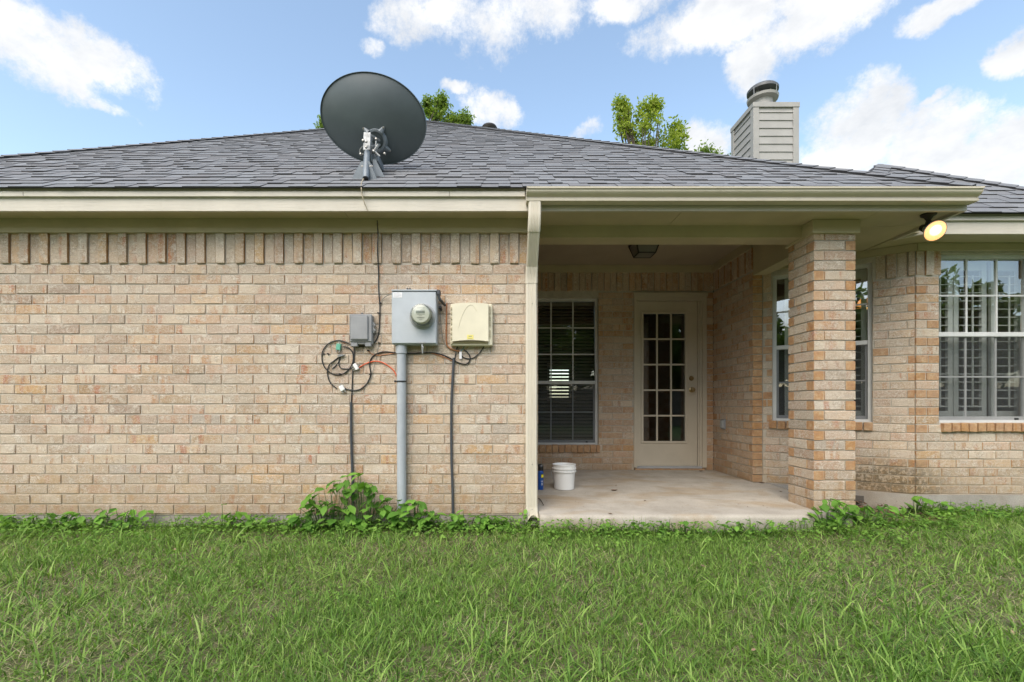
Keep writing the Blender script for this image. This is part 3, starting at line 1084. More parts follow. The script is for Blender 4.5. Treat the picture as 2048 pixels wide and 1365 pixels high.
NC = int(RUN / (0.135 * math.cos(math.atan(PITCH)))) + 1
shingle_plane(EAVE_Y, EAVE_Z, PITCH, lambda t: CLX + t, lambda t: CRX - t, NC, roof, 290,
              lambda Y: -1.12 * Y - 0.9, lambda Y: 99)
shingle_plane(WEY, WEZ, CP, lambda t: max(xk, WLX + t + .12), lambda t: WRX - t, int(WT / (0.135 * math.cos(math.atan(CP)))) + 1, wing_roof, 120,
              lambda Y: FX1 + .035 , lambda Y: 1.3 * Y + .6)


def hip_caps(start, dirn, nA, nB, length, parent, exp=0.14):
    """bent cap shingles climbing a hip; nA, nB: normals of the two planes"""
    d = Vector(dirn).normalized()
    nA, nB = Vector(nA).normalized(), Vector(nB).normalized()
    sA = d.cross(nA); sA = sA if sA.dot(nB) < 0 else -sA
    sB = d.cross(nB); sB = sB if sB.dot(nA) < 0 else -sB
    up = (nA + nB).normalized()
    W_, L_, H_ = 0.13, 0.26, 0.020
    v = []
    for (l, h) in ((0, H_), (L_, 0.006)):
        for (s, q) in ((sA, nA), (None, up), (sB, nB)):
            base = (s * W_ if s else Vector()) + d * l
            v.append(base + q * (h - .004))
            v.append(base + q * (h + .007))
    f = [(0, 1, 3, 2), (2, 3, 5, 4), (6, 8, 9, 7), (8, 10, 11, 9), (1, 7, 9, 3), (3, 9, 11, 5), (0, 2, 8, 6), (2, 4, 10, 8), (0, 6, 7, 1), (4, 5, 11, 10)]
    me = bpy.data.meshes.new('ridge_cap')
    me.from_pydata([tuple(p) for p in v], [], f)
    me.materials.append(M['shingle'])
    me.update()
    for i in range(int(length / exp)):
        o = bpy.data.objects.new('ridge_cap', me)
        o.location = Vector(start) + d * (i * exp + rs.uniform(-.008, .008))
        o['rnd'] = rs.random() * .6
        put(o, parent)


hl = RUN * math.sqrt(2 + PITCH ** 2)
hip_caps((CRX, EAVE_Y, EAVE_Z), (-1, 1, PITCH), (0, -PITCH, 1), (PITCH, 0, 1), hl, roof)
hip_caps((CLX, EAVE_Y, EAVE_Z), (1, 1, PITCH), (0, -PITCH, 1), (-PITCH, 0, 1), hl, roof)
hw = WT * math.sqrt(2 + CP ** 2)
hip_caps((WRX, WEY, WEZ), (-1, 1, CP), (0, -CP, 1), (CP, 0, 1), hw, wing_roof)
q0 = Vector((xk, WEY + tk, WEZ + CP * tk))
hip_caps(q0, P2 - q0, (0, -CP, 1), (-CP, 0, 1), (P2 - q0).length, wing_roof)

# vent pipe cap behind the hip
vb = Vector((-.13, 7.5, EAVE_Z + PITCH * (CRX + .13) - .05))
mb = MB()
mb.lathe([(.07, 0), (.07, .16), (.12, .165), (.13, .20), (.11, .235), (.0, .25)], 16, Matrix.Translation(vb))
tag(mb.build('roof_vent', M['bronze'], smooth=True), 'small dark round vent cap peeking over the hip of the grey roof', 'roof vent')

# ------------------------------------------------------------------ chimney chase
CHY, CHX0, CHX1, CHZ = 10.7, 5.765, 6.795, 7.65
CHY1 = CHY + 1.03
chim = MB().box(CHX0 + .03, CHX1 - .03, CHY + .03, CHY1 - .03, GZ - .1, CHZ - .02).build('chimney', M['siding'], house)
tcw = .13
for (x, y) in ((CHX0, CHY), (CHX1 - tcw, CHY), (CHX0, CHY1 - tcw), (CHX1 - tcw, CHY1 - tcw)):
    MB().bbox(x, x + tcw, y, y + tcw, 2.0, CHZ - .111, .004).build('corner_board', M['siding'], chim)
mb = MB()
mb.bbox(CHX0 - .012, CHX1 + .012, CHY - .012, CHY1 + .012, CHZ - .11, CHZ, .004)
mb.build('chase_cover', M['siding'], chim)
for (side) in ('front', 'left'):
    z = CHZ - .17
    i = 0
    while z > 4.6:
        hgt = .05 if i == 0 else .176
        zt, zb = z, z - hgt
        a, b = (CHX0 + tcw + .003, CHX1 - tcw - .003) if side == 'front' else (CHY + tcw + .003, CHY1 - tcw - .003)
        # lapped board: lower edge proud
        pr = [(.028, zt), (.008, zb), (.03, zb), (.03, zt)]
        mb = MB()
        if side == 'front':
            vs = [(a, CHY + p, zz) for p, zz in pr] + [(b, CHY + p, zz) for p, zz in pr]
        else:
            vs = [(CHX0 + p, a, zz) for p, zz in pr] + [(CHX0 + p, b, zz) for p, zz in pr]
        mb.add(vs, [(0, 1, 2, 3), (7, 6, 5, 4), (0, 4, 5, 1), (1, 5, 6, 2), (2, 6, 7, 3), (3, 7, 4, 0)])
        mb.build('siding_board', M['siding'], chim)
        z = zb - .002; i += 1
FC = Vector(((CHX0 + CHX1) / 2 - .02, (CHY + CHY1) / 2, CHZ))
MB().lathe([(.215, -.05), (.215, .34), (.20, .34), (.20, .1)], 28, Matrix.Translation(FC)).build('flue_pipe', M['siding'], chim, True)
MB().lathe([(.22, .33), (.325, .355), (.338, .41), (.325, .41), (.31, .37), (.22, .345)], 32, Matrix.Translation(FC)).build('flue_collar', M['siding'], chim, True)
MB().lathe([(.0, .535), (.30, .535), (.335, .55), (.338, .60), (.30, .645), (.20, .675), (.0, .69)], 32, Matrix.Translation(FC)).build('flue_cap', M['capmetal'], chim, True)
mb = MB()
for k in range(4):
    an = k * PI / 2 + .5
    mb.tube([FC + Vector((.331 * math.cos(an), .331 * math.sin(an), .38)), FC + Vector((.331 * math.cos(an), .331 * math.sin(an), .58))], .007, 6)
    mb.box(-.03, .03, -.004, .004, .3, .54, Matrix.Translation(FC) @ Matrix.Rotation(an, 4, 'Z') @ Matrix.Translation((0, -.2, 0)))
mb.build('cap_strut', M['galv'], chim)

# ------------------------------------------------------------------ windows (parts of the house) with frame pieces as sub-parts
def window(T, u0, u1, z0, z1, zm, cols, rows_up, rows_lo, rec, glass, mat_frame, mat_low):
    fw = .032
    mb = MB(T)
    y0, y1 = rec, rec + .075
    mb.box(u0, u0 + fw, y0, y1, z0, z1); mb.box(u1 - fw, u1, y0, y1, z0, z1)
    mb.box(u0 + fw, u1 - fw, y0, y1, z1 - fw, z1); mb.box(u0 + fw, u1 - fw, y0 - .012, y1, z0, z0 + .022)
    win = mb.build('window', mat_frame, house)
    a, b = u0 + fw, u1 - fw
    MB(T).bbox(a, b, y0 + .004, y0 + .05, zm - .02, zm + .022, .003).build('meeting_rail', mat_frame, win)
    # lower sash sits inside
    mb = MB(T)
    sw = .02
    mb.box(a, a + sw, y0 + .022, y0 + .046, z0 + .023, zm - .021); mb.box(b - sw, b, y0 + .022, y0 + .046, z0 + .023, zm - .021)
    mb.box(a + sw, b - sw, y0 + .018, y0 + .046, z0 + .023, z0 + .055)
    mb.build('lower_sash', mat_low, win)
    gw = .0075
    for (za, zb, rows, yy, mt) in ((zm + .022, z1 - fw, rows_up, y0 + .031, mat_frame), (z0 + .055, zm - .021, rows_lo, y0 + .040, mat_low)):
        for c in range(1, cols):
            u = a + (b - a) * c / cols
            MB(T).box(u - gw, u + gw, yy - .013, yy - .005, za, zb).build('muntin', mt, win)
        for r in range(1, rows):
            z = za + (zb - za) * r / rows
            MB(T).box(a, b, yy - .0145, yy - .0035, z - gw, z + gw).build('muntin', mt, win)
    for (za, zb, yy) in ((zm + .02, z1 - fw + .004, y0 + .029), (z0 + .04, zm - .018, y0 + .037)):
        mb = MB(T)
        mb.add([(a - .002, yy, za), (b + .002, yy, za), (b + .002, yy, zb), (a - .002, yy, zb)], [(0, 1, 2, 3)])
        mb.build('pane', glass, win)
    mb = MB(T)
    mb.add([(a, y0 + .014, z0 + .02), (b, y0 + .014, z0 + .02), (b, y0 + .014, zm - .02), (a, y0 + .014, zm - .02)], [(0, 1, 2, 3)])
    mb.build('insect_screen', M['screen'], win)
    MB(T).box(b - .12, b - .095, y0 + .002, y0 + .018, z0 + .0225, z0 + .04).build('screen_tab', M['blackplastic'], win)
    return win


window(Matrix.Translation((0, BY, 0)), *WIN_B, 1.107, 3, 3, 2, .045, M['glass'], M['alu'], M['grey_alu'])
window(T4, *WIN_A, 1.425, 3, 2, 2, .045, M['glass_bay'], M['alu'], M['grey_alu'])
window(Matrix.Translation((0, CYF, 0)), *WIN_C, 1.475, 3, 2, 2, .045, M['glass_bay'], M['alu'], M['alu'])

# ------------------------------------------------------------------ door
dx0, dx1, dz0, dz1 = 1.765, 2.541, .046, 2.137
lx0, lx1, lz0, lz1 = 1.852, 2.388, .358, 1.985
DYF = BY + .045
mb = MB()
mb.box(dx0, lx0, DYF, DYF + .042, dz0, dz1); mb.box(lx1, dx1, DYF, DYF + .042, dz0, dz1)
mb.box(lx0, lx1, DYF, DYF + .042, dz0, lz0); mb.box(lx0, lx1, DYF, DYF + .042, lz1, dz1)
door = mb.build('door', M['door'], house)
lw = .026
mb = MB()
for (a, b, c, d) in ((lx0 - lw, lx0 + .004, lz0 - lw, lz1 + lw), (lx1 - .004, lx1 + lw, lz0 - lw, lz1 + lw),
                     (lx0 + .004, lx1 - .004, lz0 - lw, lz0 + .004), (lx0 + .004, lx1 - .004, lz1 - .004, lz1 + lw)):
    mb.bbox(a, b, DYF - .012, DYF - .0005, c, d, .003)
mb.build('lite_moulding', M['door'], door)
for c in (1, 2):
    u = lx0 + (lx1 - lx0) * c / 3
    MB().bbox(u - .011, u + .011, DYF - .004, DYF + .014, lz0 + .004, lz1 - .004, .003).build('muntin', M['door'], door)
for r in (1, 2, 3, 4):
    z = lz0 + (lz1 - lz0) * r / 5
    MB().bbox(lx0 + .004, lx1 - .004, DYF - .002, DYF + .012, z - .011, z + .011, .003).build('muntin', M['door'], door)
for c in range(3):
    for r in range(5):
        ua, ub = lx0 + (lx1 - lx0) * c / 3, lx0 + (lx1 - lx0) * (c + 1) / 3
        za, zb = lz0 + (lz1 - lz0) * r / 5, lz0 + (lz1 - lz0) * (r + 1) / 5
        mb = MB()
        mb.add([(ua, DYF + .018, za), (ub, DYF + .018, za), (ub, DYF + .018, zb), (ua, DYF + .018, zb)], [(0, 1, 2, 3)])
        mb.build('pane', M['glass'], door)
RX = Matrix.Rotation(PI / 2, 4, 'X')      # local z -> -Y (towards the camera)
kx = 2.468
MB().lathe([(.034, 0), (.034, .006), (.013, .012), (.012, .035), (.026, .045), (.030, .058), (.024, .070), (0, .074)], 20,
           Matrix.Translation((kx, DYF, 1.013)) @ RX).build('door_knob', M['brass'], door, True)
MB().lathe([(.032, 0), (.031, .010), (.024, .020), (.022, .024), (0, .026)], 20, Matrix.Translation((kx, DYF, 1.16)) @ RX).build('deadbolt', M['brass'], door, True)
mb = MB()
mb.box(DOOR[0], dx0 - .004, BY - .012, BY + .09, .03, dz1 + .004)
mb.box(dx1 + .004, dx1 + .022, BY + .03, BY + .09, .03, dz1 + .004)
mb.box(dx1 + .022, dx1 + .045, BY + .012, BY + .09, .03, dz1 + .004)
mb.box(dx1 + .045, DOOR[1] + .004, BY - .014, BY + .09, .03, dz1 + .004)
mb.box(DOOR[0], DOOR[1] + .004, BY - .016, BY + .09, dz1 + .004, DOOR[3])
mb.bbox(DOOR[0] - .012, DOOR[1] + .014, BY - .024, BY - .0165, dz1 + .05, DOOR[3] + .008, .003)
mb.build('door_frame', M['door'], house)
MB().bbox(dx0 - .002, dx1 + .044, BY - .01, BY + .09, .018, .044, .004).build('threshold', M['grey_alu'], house)
for k in range(4):
    place_brick(back_wall, (DOOR[0] + .01 + k * .222, BY - .022, -.003), 0, (.214, .08, .021), rb.random(), .8)

# ------------------------------------------------------------------ blinds and shutters behind the glass
bl = empty('window_blind', (.82, BY + .17, WIN_B[2]), 'dark horizontal slat blind hanging inside the patio window', 'blind')
ya = BY + .15
MB().bbox(WIN_B[0] + .03, WIN_B[1] - .03, ya - .02, ya + .03, WIN_B[3] - .075, WIN_B[3] - .032, .003).build('headrail', M['blind'], bl)
slat = MB().box(0, WIN_B[1] - WIN_B[0] - .07, -.024, .024, -.0012, .0012).mesh('slat', M['blind'])
z = WIN_B[3] - .10
while z > WIN_B[2] + .03:
    o = bpy.data.objects.new('slat', slat)
    o.location = (WIN_B[0] + .035, ya, z)
    o.rotation_euler = (math.radians(40), 0, 0)
    put(o, bl)
    z -= .0435
mb = MB()
for u in (.16, .5, .84):
    xx = WIN_B[0] + (WIN_B[1] - WIN_B[0]) * u
    mb.tube([(xx, ya - .026, WIN_B[2] + .04), (xx, ya - .026, WIN_B[3] - .08)], .0012, 4)
mb.build('cord', M['blind'], bl)


def shutter(T, u0, u1, z0, z1, label):
    c = T @ Vector(((u0 + u1) / 2, .2, z0))
    s = empty('shutter', c, label, 'shutter', 'white louvred shutters inside the bay windows')
    st, y0, y1 = .046, .185, .213
    ms = M['shutter']
    MB(T).box(u0, u0 + st, y0, y1, z0, z1).build('stile', ms, s)
    MB(T).box(u1 - st, u1, y0, y1, z0, z1).build('stile', ms, s)
    zmid = (z0 + z1) / 2
    for a, b in ((z0, z0 + .085), (z1 - .085, z1)):
        MB(T).box(u0 + st, u1 - st, y0 + .001, y1 - .001, a, b).build('rail', ms, s)
    me = MB().box(0, u1 - u0 - 2 * st - .006, -.030, .030, -.0035, .0035).mesh('louvre', ms)
    ang = T.to_euler().z
    z = z0 + .085 + .045
    while z < z1 - .1:
        o = bpy.data.objects.new('louvre', me)
        o.location = T @ Vector((u0 + st + .003, (y0 + y1) / 2, z))
        o.rotation_euler = (math.radians(9), 0, ang)
        put(o, s)
        z += .078
    um = (u0 + u1) / 2
    MB(T).box(um - .006, um + .006, y0 - .028, y0 - .018, z0 + .12, z1 - .14).build('tilt_rod', ms, s)


TC = Matrix.Translation((0, CYF, 0))
shutter(TC, 4.085, 4.375, WIN_C[2] + .02, WIN_C[3] - .02, 'white shutter panel inside the bay front window, the one beside the brick corner')
shutter(TC, 4.385, 4.70, WIN_C[2] + .02, WIN_C[3] - .02, 'white shutter panel at the middle of the bay front window')
shutter(TC, 4.745, 5.04, WIN_C[2] + .02, WIN_C[3] - .02, 'white shutter panel at the far end of the bay front window')
shutter(T4, WIN_A[0] + .10, (WIN_A[0] + WIN_A[1]) / 2 - .003, WIN_A[2] + .02, WIN_A[3] - .02, 'white shutter panel in the angled bay window, on the patio side of the pillar')
shutter(T4, (WIN_A[0] + WIN_A[1]) / 2 + .003, WIN_A[1] - .03, WIN_A[2] + .02, WIN_A[3] - .02, 'white shutter panel in the angled bay window, on the yard side of the pillar')

# lit lamp in the room behind the angled window
lc = P(1729, 610, 5.35)
ch = empty('hanging_lamp', lc, 'glowing amber lamp hanging in the room behind the angled bay window', 'lamp')
MB().lathe([(.075, -.015), (.06, .03), (.03, .065), (.012, .075)], 18, Matrix.Translation(lc + Vector((0, 0, .01)))).build('lamp_shade', M['shade'], ch, True)
MB().lathe([(0, -.055), (.022, -.045), (.026, -.025), (.016, 0), (.008, .02)], 12, Matrix.Translation(lc + Vector((0, 0, -.012)))).build('bulb', M['bulb'], ch, True)
MB().tube([lc + Vector((0, 0, .08)), lc + Vector((0, 0, .6)), Vector((lc.x, lc.y, 2.469))], .006, 6).build('rod', M['bronze'], ch)
mb = MB()
mb.tube(spline([lc + Vector((-.01, 0, -.02)), lc + Vector((-.09, .01, -.045)), lc + Vector((-.17, .02, -.01))]), .007, 6)
mb.build('arm', M['brass'], ch)

# ------------------------------------------------------------------ gutter and downspout
gp = [(3.5695, 2.408), (3.5695, 2.317), (3.508, 2.317), (3.494, 2.319), (3.493, 2.336), (3.500, 2.339), (3.500, 2.347), (3.490, 2.353),
      (3.473, 2.362), (3.462, 2.373), (3.458, 2.391), (3.450, 2.391), (3.449, 2.404), (3.456, 2.405), (3.464, 2.399), (3.466, 2.374),
      (3.480, 2.364), (3.505, 2.352), (3.505, 2.323), (3.5655, 2.323), (3.5655, 2.408)]
gut = empty('rain_gutter', (1.9, 3.53, 2.317), 'long beige metal rain gutter along the patio eave', 'gutter')
GX0, GX1 = .213, 3.538


def extr(mb, prof, x0, x1):
    n = len(prof)
    vs = [(x0, y, z) for y, z in prof] + [(x1, y, z) for y, z in prof]
    mb.add(vs, [(i, (i + 1) % n, n + (i + 1) % n, n + i) for i in range(n)])


mb = MB()
extr(mb, gp, GX0 + .006, GX1 - .004)
mb.build('trough', M['gutter'], gut)
outer = gp[:14]
for (x0, x1) in ((GX0, GX0 + .0058), (GX1 - .0038, GX1)):
    mb = MB()
    grow = [(y + (-.003 if y < 3.53 else 0), z + (.002 if z > 2.39 else -.001)) for y, z in outer]
    n = len(grow)
    mb.add([(x0, y, z) for y, z in grow] + [(x1, y, z) for y, z in grow],
           [tuple(range(n)), tuple(range(2 * n - 1, n - 1, -1))] + [(i, (i + 1) % n, n + (i + 1) % n, n + i) for i in range(n)])
    mb.build('end_cap', M['gutter'], gut)

ds = empty('downspout', (.262, 3.77, -.1), 'pale ribbed metal downspout at the corner of the brick wall and patio', 'downspout')


def spout(path, w_, d_, name, flare=0.0, jag=None, ribs=True):
    """rectangular ribbed tube along a path in the YZ plane with an X per point"""
    prof = []
    hw_, hd = w_ / 2, d_ / 2
    c = .008
    front = [(-hw_ + c, -hd)]
    if ribs:
        for k in range(5):
            xx = -.022 + k * .011
            front += [(xx - .0022, -hd), (xx, -hd + .0035), (xx + .0022, -hd)]
    front.append((hw_ - c, -hd))
    prof = front + [(hw_, -hd + c), (hw_, hd - c), (hw_ - c, hd), (-hw_ + c, hd), (-hw_, hd - c), (-hw_, -hd + c)]
    n = len(prof)
    mb = MB()
    pts = [Vector(p) for p in path]
    for i, p in enumerate(pts):
        t = (pts[min(i + 1, len(pts) - 1)] - pts[max(i - 1, 0)]).normalized()
        t2 = Vector((0, t.y, t.z)).normalized()
        nv = Vector((0, t2.z, -t2.y))          # in-plane normal; for a downward path points to -Y
        s = 1 + (flare * (i / (len(pts) - 1)) ** 2 if flare else 0)
        for (a, b) in prof:
            q = p + Vector((a * s, 0, 0)) - nv * b * s
            if jag and i == len(pts) - 1:
                q += Vector((0, 0, jag(a, b)))
            mb.v.append(q)
    for i in range(len(pts) - 1):
        for k in range(n):
            mb.f.append((i * n + k, i * n + (k + 1) % n, (i + 1) * n + (k + 1) % n, (i + 1) * n + k))
    return mb.build(name, M['spout'], ds, True, 30)


SW, SD = .088, .062
arc = [(.2755, 3.530, 2.3165), (.2755, 3.530, 2.27)]
for k in range(1, 9):
    a = k / 8 * math.radians(50)
    arc.append((.2755 - .003 * k / 8, 3.530 + .10 * (1 - math.cos(a)), 2.25 - .14 * math.sin(a) / math.sin(math.radians(50)) * .9))
spout(arc, SW + .004, SD + .006, 'upper_elbow')
e = Vector(arc[-1])
ymid = 3.768
dirv = Vector((-.008, .62, -.78))
t_ = (ymid - .03 - e.y) / dirv.y
off = [e + Vector((0, -.008, .012)), e + dirv * (t_ * .5), e + dirv * t_]
spout(off, SW, SD, 'offset_pipe')
e2 = off[-1]
low_ = [tuple(e2 + Vector((0, 0, .004)))] + [tuple(e2 + Vector((-.004 * k / 6, .03 * math.sin(k / 6 * PI / 2), -.022 * k))) for k in range(1, 7)]
spout(low_, SW + .004, SD + .004, 'lower_elbow')
zt = low_[-1][2]
bx_ = low_[-1][0]
spout([(bx_, ymid, zt + .01), (bx_, ymid, 1.58)], SW - .003, SD - .002, 'pipe')
spout([(bx_ + .001, ymid, 1.60), (bx_ + .001, ymid, .33)], SW, SD, 'pipe')
spout([(bx_ + .002, ymid, .34), (bx_ + .003, ymid, .05), (bx_ + .004, ymid, .0)], SW + .003, SD + .003, 'pipe')
def jag(a, b):
    if b < -.02:
        return .055 * max(0, math.sin((a + .045) * 34)) + .01
    return -.012
spout([(bx_ + .004, ymid, .012), (bx_ + .006, ymid - .004, -.03), (bx_ + .010, ymid - .014, -.075), (bx_ + .012, ymid - .026, -.118)], SW + .004, SD + .004, 'outlet', .10, jag)
mb = MB()
for z in (1.615, .35, -.004):
    mb.lathe([(.004, 0), (.004, .002), (0, .003)], 8, Matrix.Translation((bx_ + .006, ymid - SD / 2 - .002, z)) @ RX)
mb.build('screw', M['steel'], ds)

# ------------------------------------------------------------------ satellite dish
def foot_on_roof(x, y):
    """photo pixel on the front roof plane"""
    k = (HY - y) / F
    Y = (EAVE_Z - PITCH * EAVE_Y - CAMZ) / (k - PITCH)
    return P(x, y, Y)


fb = foot_on_roof(735, 360)
dsh = empty('satellite_dish', fb, 'dark grey satellite dish seen from behind on a mast at the roof edge', 'satellite dish')
DC = P(747, 241, 4.02)
n_az, n_el = math.radians(6), math.radians(34)
nrm = Vector((math.sin(n_az) * math.cos(n_el), math.cos(n_az) * math.cos(n_el), math.sin(n_el)))
right = Vector((nrm.y, -nrm.x, 0)).normalized()
upv = right.cross(nrm)
ro = math.radians(-9)
r2, u2 = right * math.cos(ro) + upv * math.sin(ro), upv * math.cos(ro) - right * math.sin(ro)
DA, DB, DEP = .452, .335, .095
MD = Matrix((( r2.x, u2.x, nrm.x, DC.x), (r2.y, u2.y, nrm.y, DC.y), (r2.z, u2.z, nrm.z, DC.z), (0, 0, 0, 1)))
prof = [(0.0, -DEP)]
for k in range(1, 13):
    r = k / 12 * .965
    prof.append((r, -DEP * (1 - r * r)))
prof += [(.985, -.003), (1.0, -.012), (1.008, -.004), (1.004, .008), (.985, .008)]
inner = [(r, -DEP * (1 - r * r) + .008) for r in [.96 * (1 - k / 10) for k in range(0, 11)]]
mb = MB()
mb.lathe(prof + inner, 72, MD, DA, DB)
dish_o = mb.build('reflector', M['dish'], dsh, True, 60)
# mounting: back ring low on the dish
bc = P(744, 284, 3.93)
loc = MD.inverted() @ bc
lx, ly = loc.x, loc.y
def on_back(x, y, out=0.0):
    rr = (x / DA) ** 2 + (y / DB) ** 2
    return MD @ Vector((x, y, -DEP * (1 - rr) - out))
RB = .062
mb = MB()
ringp = []
base = on_back(lx, ly)
MR = MD.copy(); MR.translation = base
mb.lathe([(.098, .034), (.094, -.006), (.084, -.022), (.068, -.024), (.064, -.012), (.068, .03)], 28, MR)
mb.build('mounting_ring', M['mast'], dsh, True, 40)
mb = MB()
for (a, b) in ((-.098, .078), (.070, .102), (-.080, -.095), (.108, -.070)):
    d = Vector((a, b)).normalized() * .080
    p0, p1 = on_back(lx + d.x, ly + d.y, .014), on_back(lx + a, ly + b, .004)
    mb.tube([p0, p1], [.026, .012], 8)
mb.build('mounting_arm', M['mast'], dsh, True)
for (a, b) in ((-.098, .078), (.070, .102), (-.080, -.095), (.108, -.070)):
    Mb = MD.copy(); Mb.translation = on_back(lx + a, ly + b, .002)
    MB().lathe([(0, -.020), (.006, -.019), (.009, -.013), (.009, 0)], 10, Mb).build('bolt', M['steel'], dsh, True)
# clamp bracket and mast
mt = P(736, 272, 3.86)
mbm = P(732, 350, 3.765)
mid = P(735, 302, 3.845)
mast_top = mid
mb = MB()
mb.tube(spline([P(731.5, 357, 3.735), P(732.5, 335, 3.77), P(734, 312, 3.82), mid]), .0245, 16)
mb.build('mast', M['mast'], dsh, True)
MB().tube([P(731.6, 357.2, 3.733), P(731.4, 358, 3.7315)], .019, 14).build('mast_bore', M['blackplastic'], dsh)
axis = (mt - mid).normalized()
Mc = Matrix.Translation(mid) @ axis.to_track_quat('Z', 'Y').to_matrix().to_4x4()
mb = MB()
L_ = (mt - mid).length
mb.bbox(-.029, .029, -.028, .028, -.012, L_ + .012, .003, Mc)
mb.build('clamp', M['galv'], dsh)
mb = MB()
for s in (-1, 1):
    q = mt + Vector((s * .024, -.01, -.01))
    mb.tube([mt + Vector((s * .028, -.005, .0)), on_back(lx + s * .03, ly + .005, .02)], .010, 8)
    mb.tube([mid + Vector((s * .028, -.005, .03)), on_back(lx + s * .03, ly - .03, .02)], .010, 8)
mb.tube([P(757, 290, 3.86), P(747, 305, 3.86)], .012, 8)
mb.tube([P(752, 283, 3.865), P(752, 312, 3.865)], .0075, 8)
mb.tube([P(747, 302, 3.85), P(760, 313, 3.85)], .007, 8)
mb.build('adjuster', M['galv'], dsh, True)
for (x, y, Y) in ((733, 285, 3.80), (733, 296, 3.80), (727, 283, 3.83), (753, 280, 3.84), (748, 304, 3.84), (722, 310, 3.85), (770, 309, 3.90)):
    MB().lathe([(.008, 0), (.011, .006), (.011, .016), (.006, .022), (0, .022)], 8, Matrix.Translation(P(x, y, Y)) @ RX).build('bolt', M['steel'], dsh, True)
mb = MB()
mb.tube(spline([P(727, 292, 3.83), P(720, 300, 3.84), P(721, 310, 3.85), P(727, 308, 3.84)]), .004, 6)
mb.build('u_bolt', M['steel'], dsh, True)
# receiver arm under the dish reaching away
mb = MB()
a0 = P(752, 312, 3.93)
mb.bbox(-.030, .030, -.02, .16, -.03, .03, .004, Matrix.Translation(P(751, 318, 3.92)))
mb.build('feed_arm', M['mast'], dsh)
MB().bbox(-.022, .022, -.022, .0, -.014, .014, .003, Matrix.Translation(P(750, 331, 3.93))).build('feed_arm_cap', M['blackplastic'], dsh)
# foot: plate and three fins
sl = math.atan(PITCH)
MF = Matrix.Translation(fb + Vector((-.006, .03, .018))) @ Matrix.Rotation(sl, 4, 'X')
mb = MB()
mb.bbox(-.122, .105, -.055, .12, -.006, .003, .002, MF)
mb.build('foot_plate', M['mast'], dsh)
for (x0, x1, yy, flip) in ((-.112, -.018, -.045, 1), (.014, .088, -.045, -1), (.04, .125, .06, -1)):
    mb = MB()
    h = .135
    if flip > 0:
        poly = [(x0, 0), (x1 + .006, 0), (x1 + .006, h), (x1 - .016, h), (x0 + .012, .03)]
    else:
        poly = [(x0 - .006, 0), (x1, 0), (x1 - .012, .03), (x0 + .018, h), (x0 - .006, h)]
    mb.prism(poly, MF @ Matrix.Translation((0, yy, .004)) @ Matrix.Rotation(PI / 2 - sl * .8, 4, 'X'), .012)
    mb.build('foot_fin', M['mast'], dsh)
mb = MB()
mb.tube([P(722, 333, 3.77), P(746, 333, 3.77)], .006, 8)
mb.build('pivot_bolt', M['steel'], dsh, True)
# cable from the foot over the fascia
mb = MB()
mb.tube(spline([P(727, 358, 3.725), P(723, 366, 3.66), P(722.5, 374, 3.535), P(724, 388, 3.535), P(728, 404, 3.545), P(733, 416, 3.557), P(735.5, 423, 3.560)]), .0042, 7)
tag(mb.build('dish_cable', simple('beige_cable', (.42, .36, .26), .5), smooth=True), 'thin beige cable hanging over the fascia below the satellite dish', 'cable')

# ------------------------------------------------------------------ flood light, lantern, outlet
fc = P(1870, 462, 3.70)
fl = empty('flood_light', P(1857, 428, 3.69), 'lit warm flood lamp on a dark bracket under the eave corner', 'flood light')
aim = Vector((-.12, -.86, -.48)).normalized()
Mf = Matrix.Translation(fc) @ aim.to_track_quat('Z', 'Y').to_matrix().to_4x4()
MB().lathe([(.018, -.13), (.030, -.10), (.040, -.06), (.074, -.006), (.080, .0), (.078, .004), (.070, .002)], 28, Mf).build('lamp_housing', M['galv'], fl, True)
MB().lathe([(.076, .0), (.070, .010), (.045, .019), (0, .023)], 28, Mf).build('lamp_lens', M['lamp'], fl, True)
MB().lathe([(.042, .0185), (.040, .0205), (.025, .0235), (0, .0255)], 24, Mf @ Matrix.Translation((-.008, .006, 0))).build('lamp_hot_spot', M['hot'], fl, True)
mp = P(1857, 428, 3.69)
mb = MB()
mb.lathe([(.052, 0), (.050, -.012), (.030, -.024), (.016, -.05), (.020, -.062), (0, -.066)], 18, Matrix.Translation((mp.x, mp.y, SOF - .0005)))
mb.tube([Vector((mp.x, mp.y, SOF - .05)), fc + aim * -.10], .016, 10)
mb.lathe([(.026, -.15), (.030, -.12), (.030, -.085)], 14, Mf)
mb.build('bracket', M['bronze'], fl, True)

lc2 = P(1289, 500, 5.05)
lt_ = empty('ceiling_lantern', (lc2.x, lc2.y, 2.579), 'dark square lantern with tapered glass sides fixed to the patio ceiling', 'ceiling light')
zt_, zb_ = 2.535, 2.412
ht, hb = .128, .088
mb = MB()
mb.bbox(lc2.x - ht - .008, lc2.x + ht + .008, lc2.y - ht - .008, lc2.y + ht + .008, 2.535, 2.578, .004)
mb.build('canopy', M['bronze'], lt_)
cr = lambda h, z: [Vector((lc2.x + a * h, lc2.y + b * h, z)) for a, b in ((-1, -1), (1, -1), (1, 1), (-1, 1))]
tp_, bt_ = cr(ht, zt_), cr(hb, zb_)
mb = MB()
for i in range(4):
    mb.tube([tp_[i], bt_[i]], .007, 6)
    mb.tube([bt_[i], bt_[(i + 1) % 4]], .007, 6)
    mb.tube([tp_[i], tp_[(i + 1) % 4]], .007, 6)
mb.build('frame', M['bronze'], lt_)
for i in range(4):
    MB().add([tp_[i], tp_[(i + 1) % 4], bt_[(i + 1) % 4], bt_[i]], [(0, 1, 2, 3)]).build('pane', M['lamp_glass'], lt_)
MB().add(bt_, [(3, 2, 1, 0)]).build('pane', M['lamp_glass'], lt_)

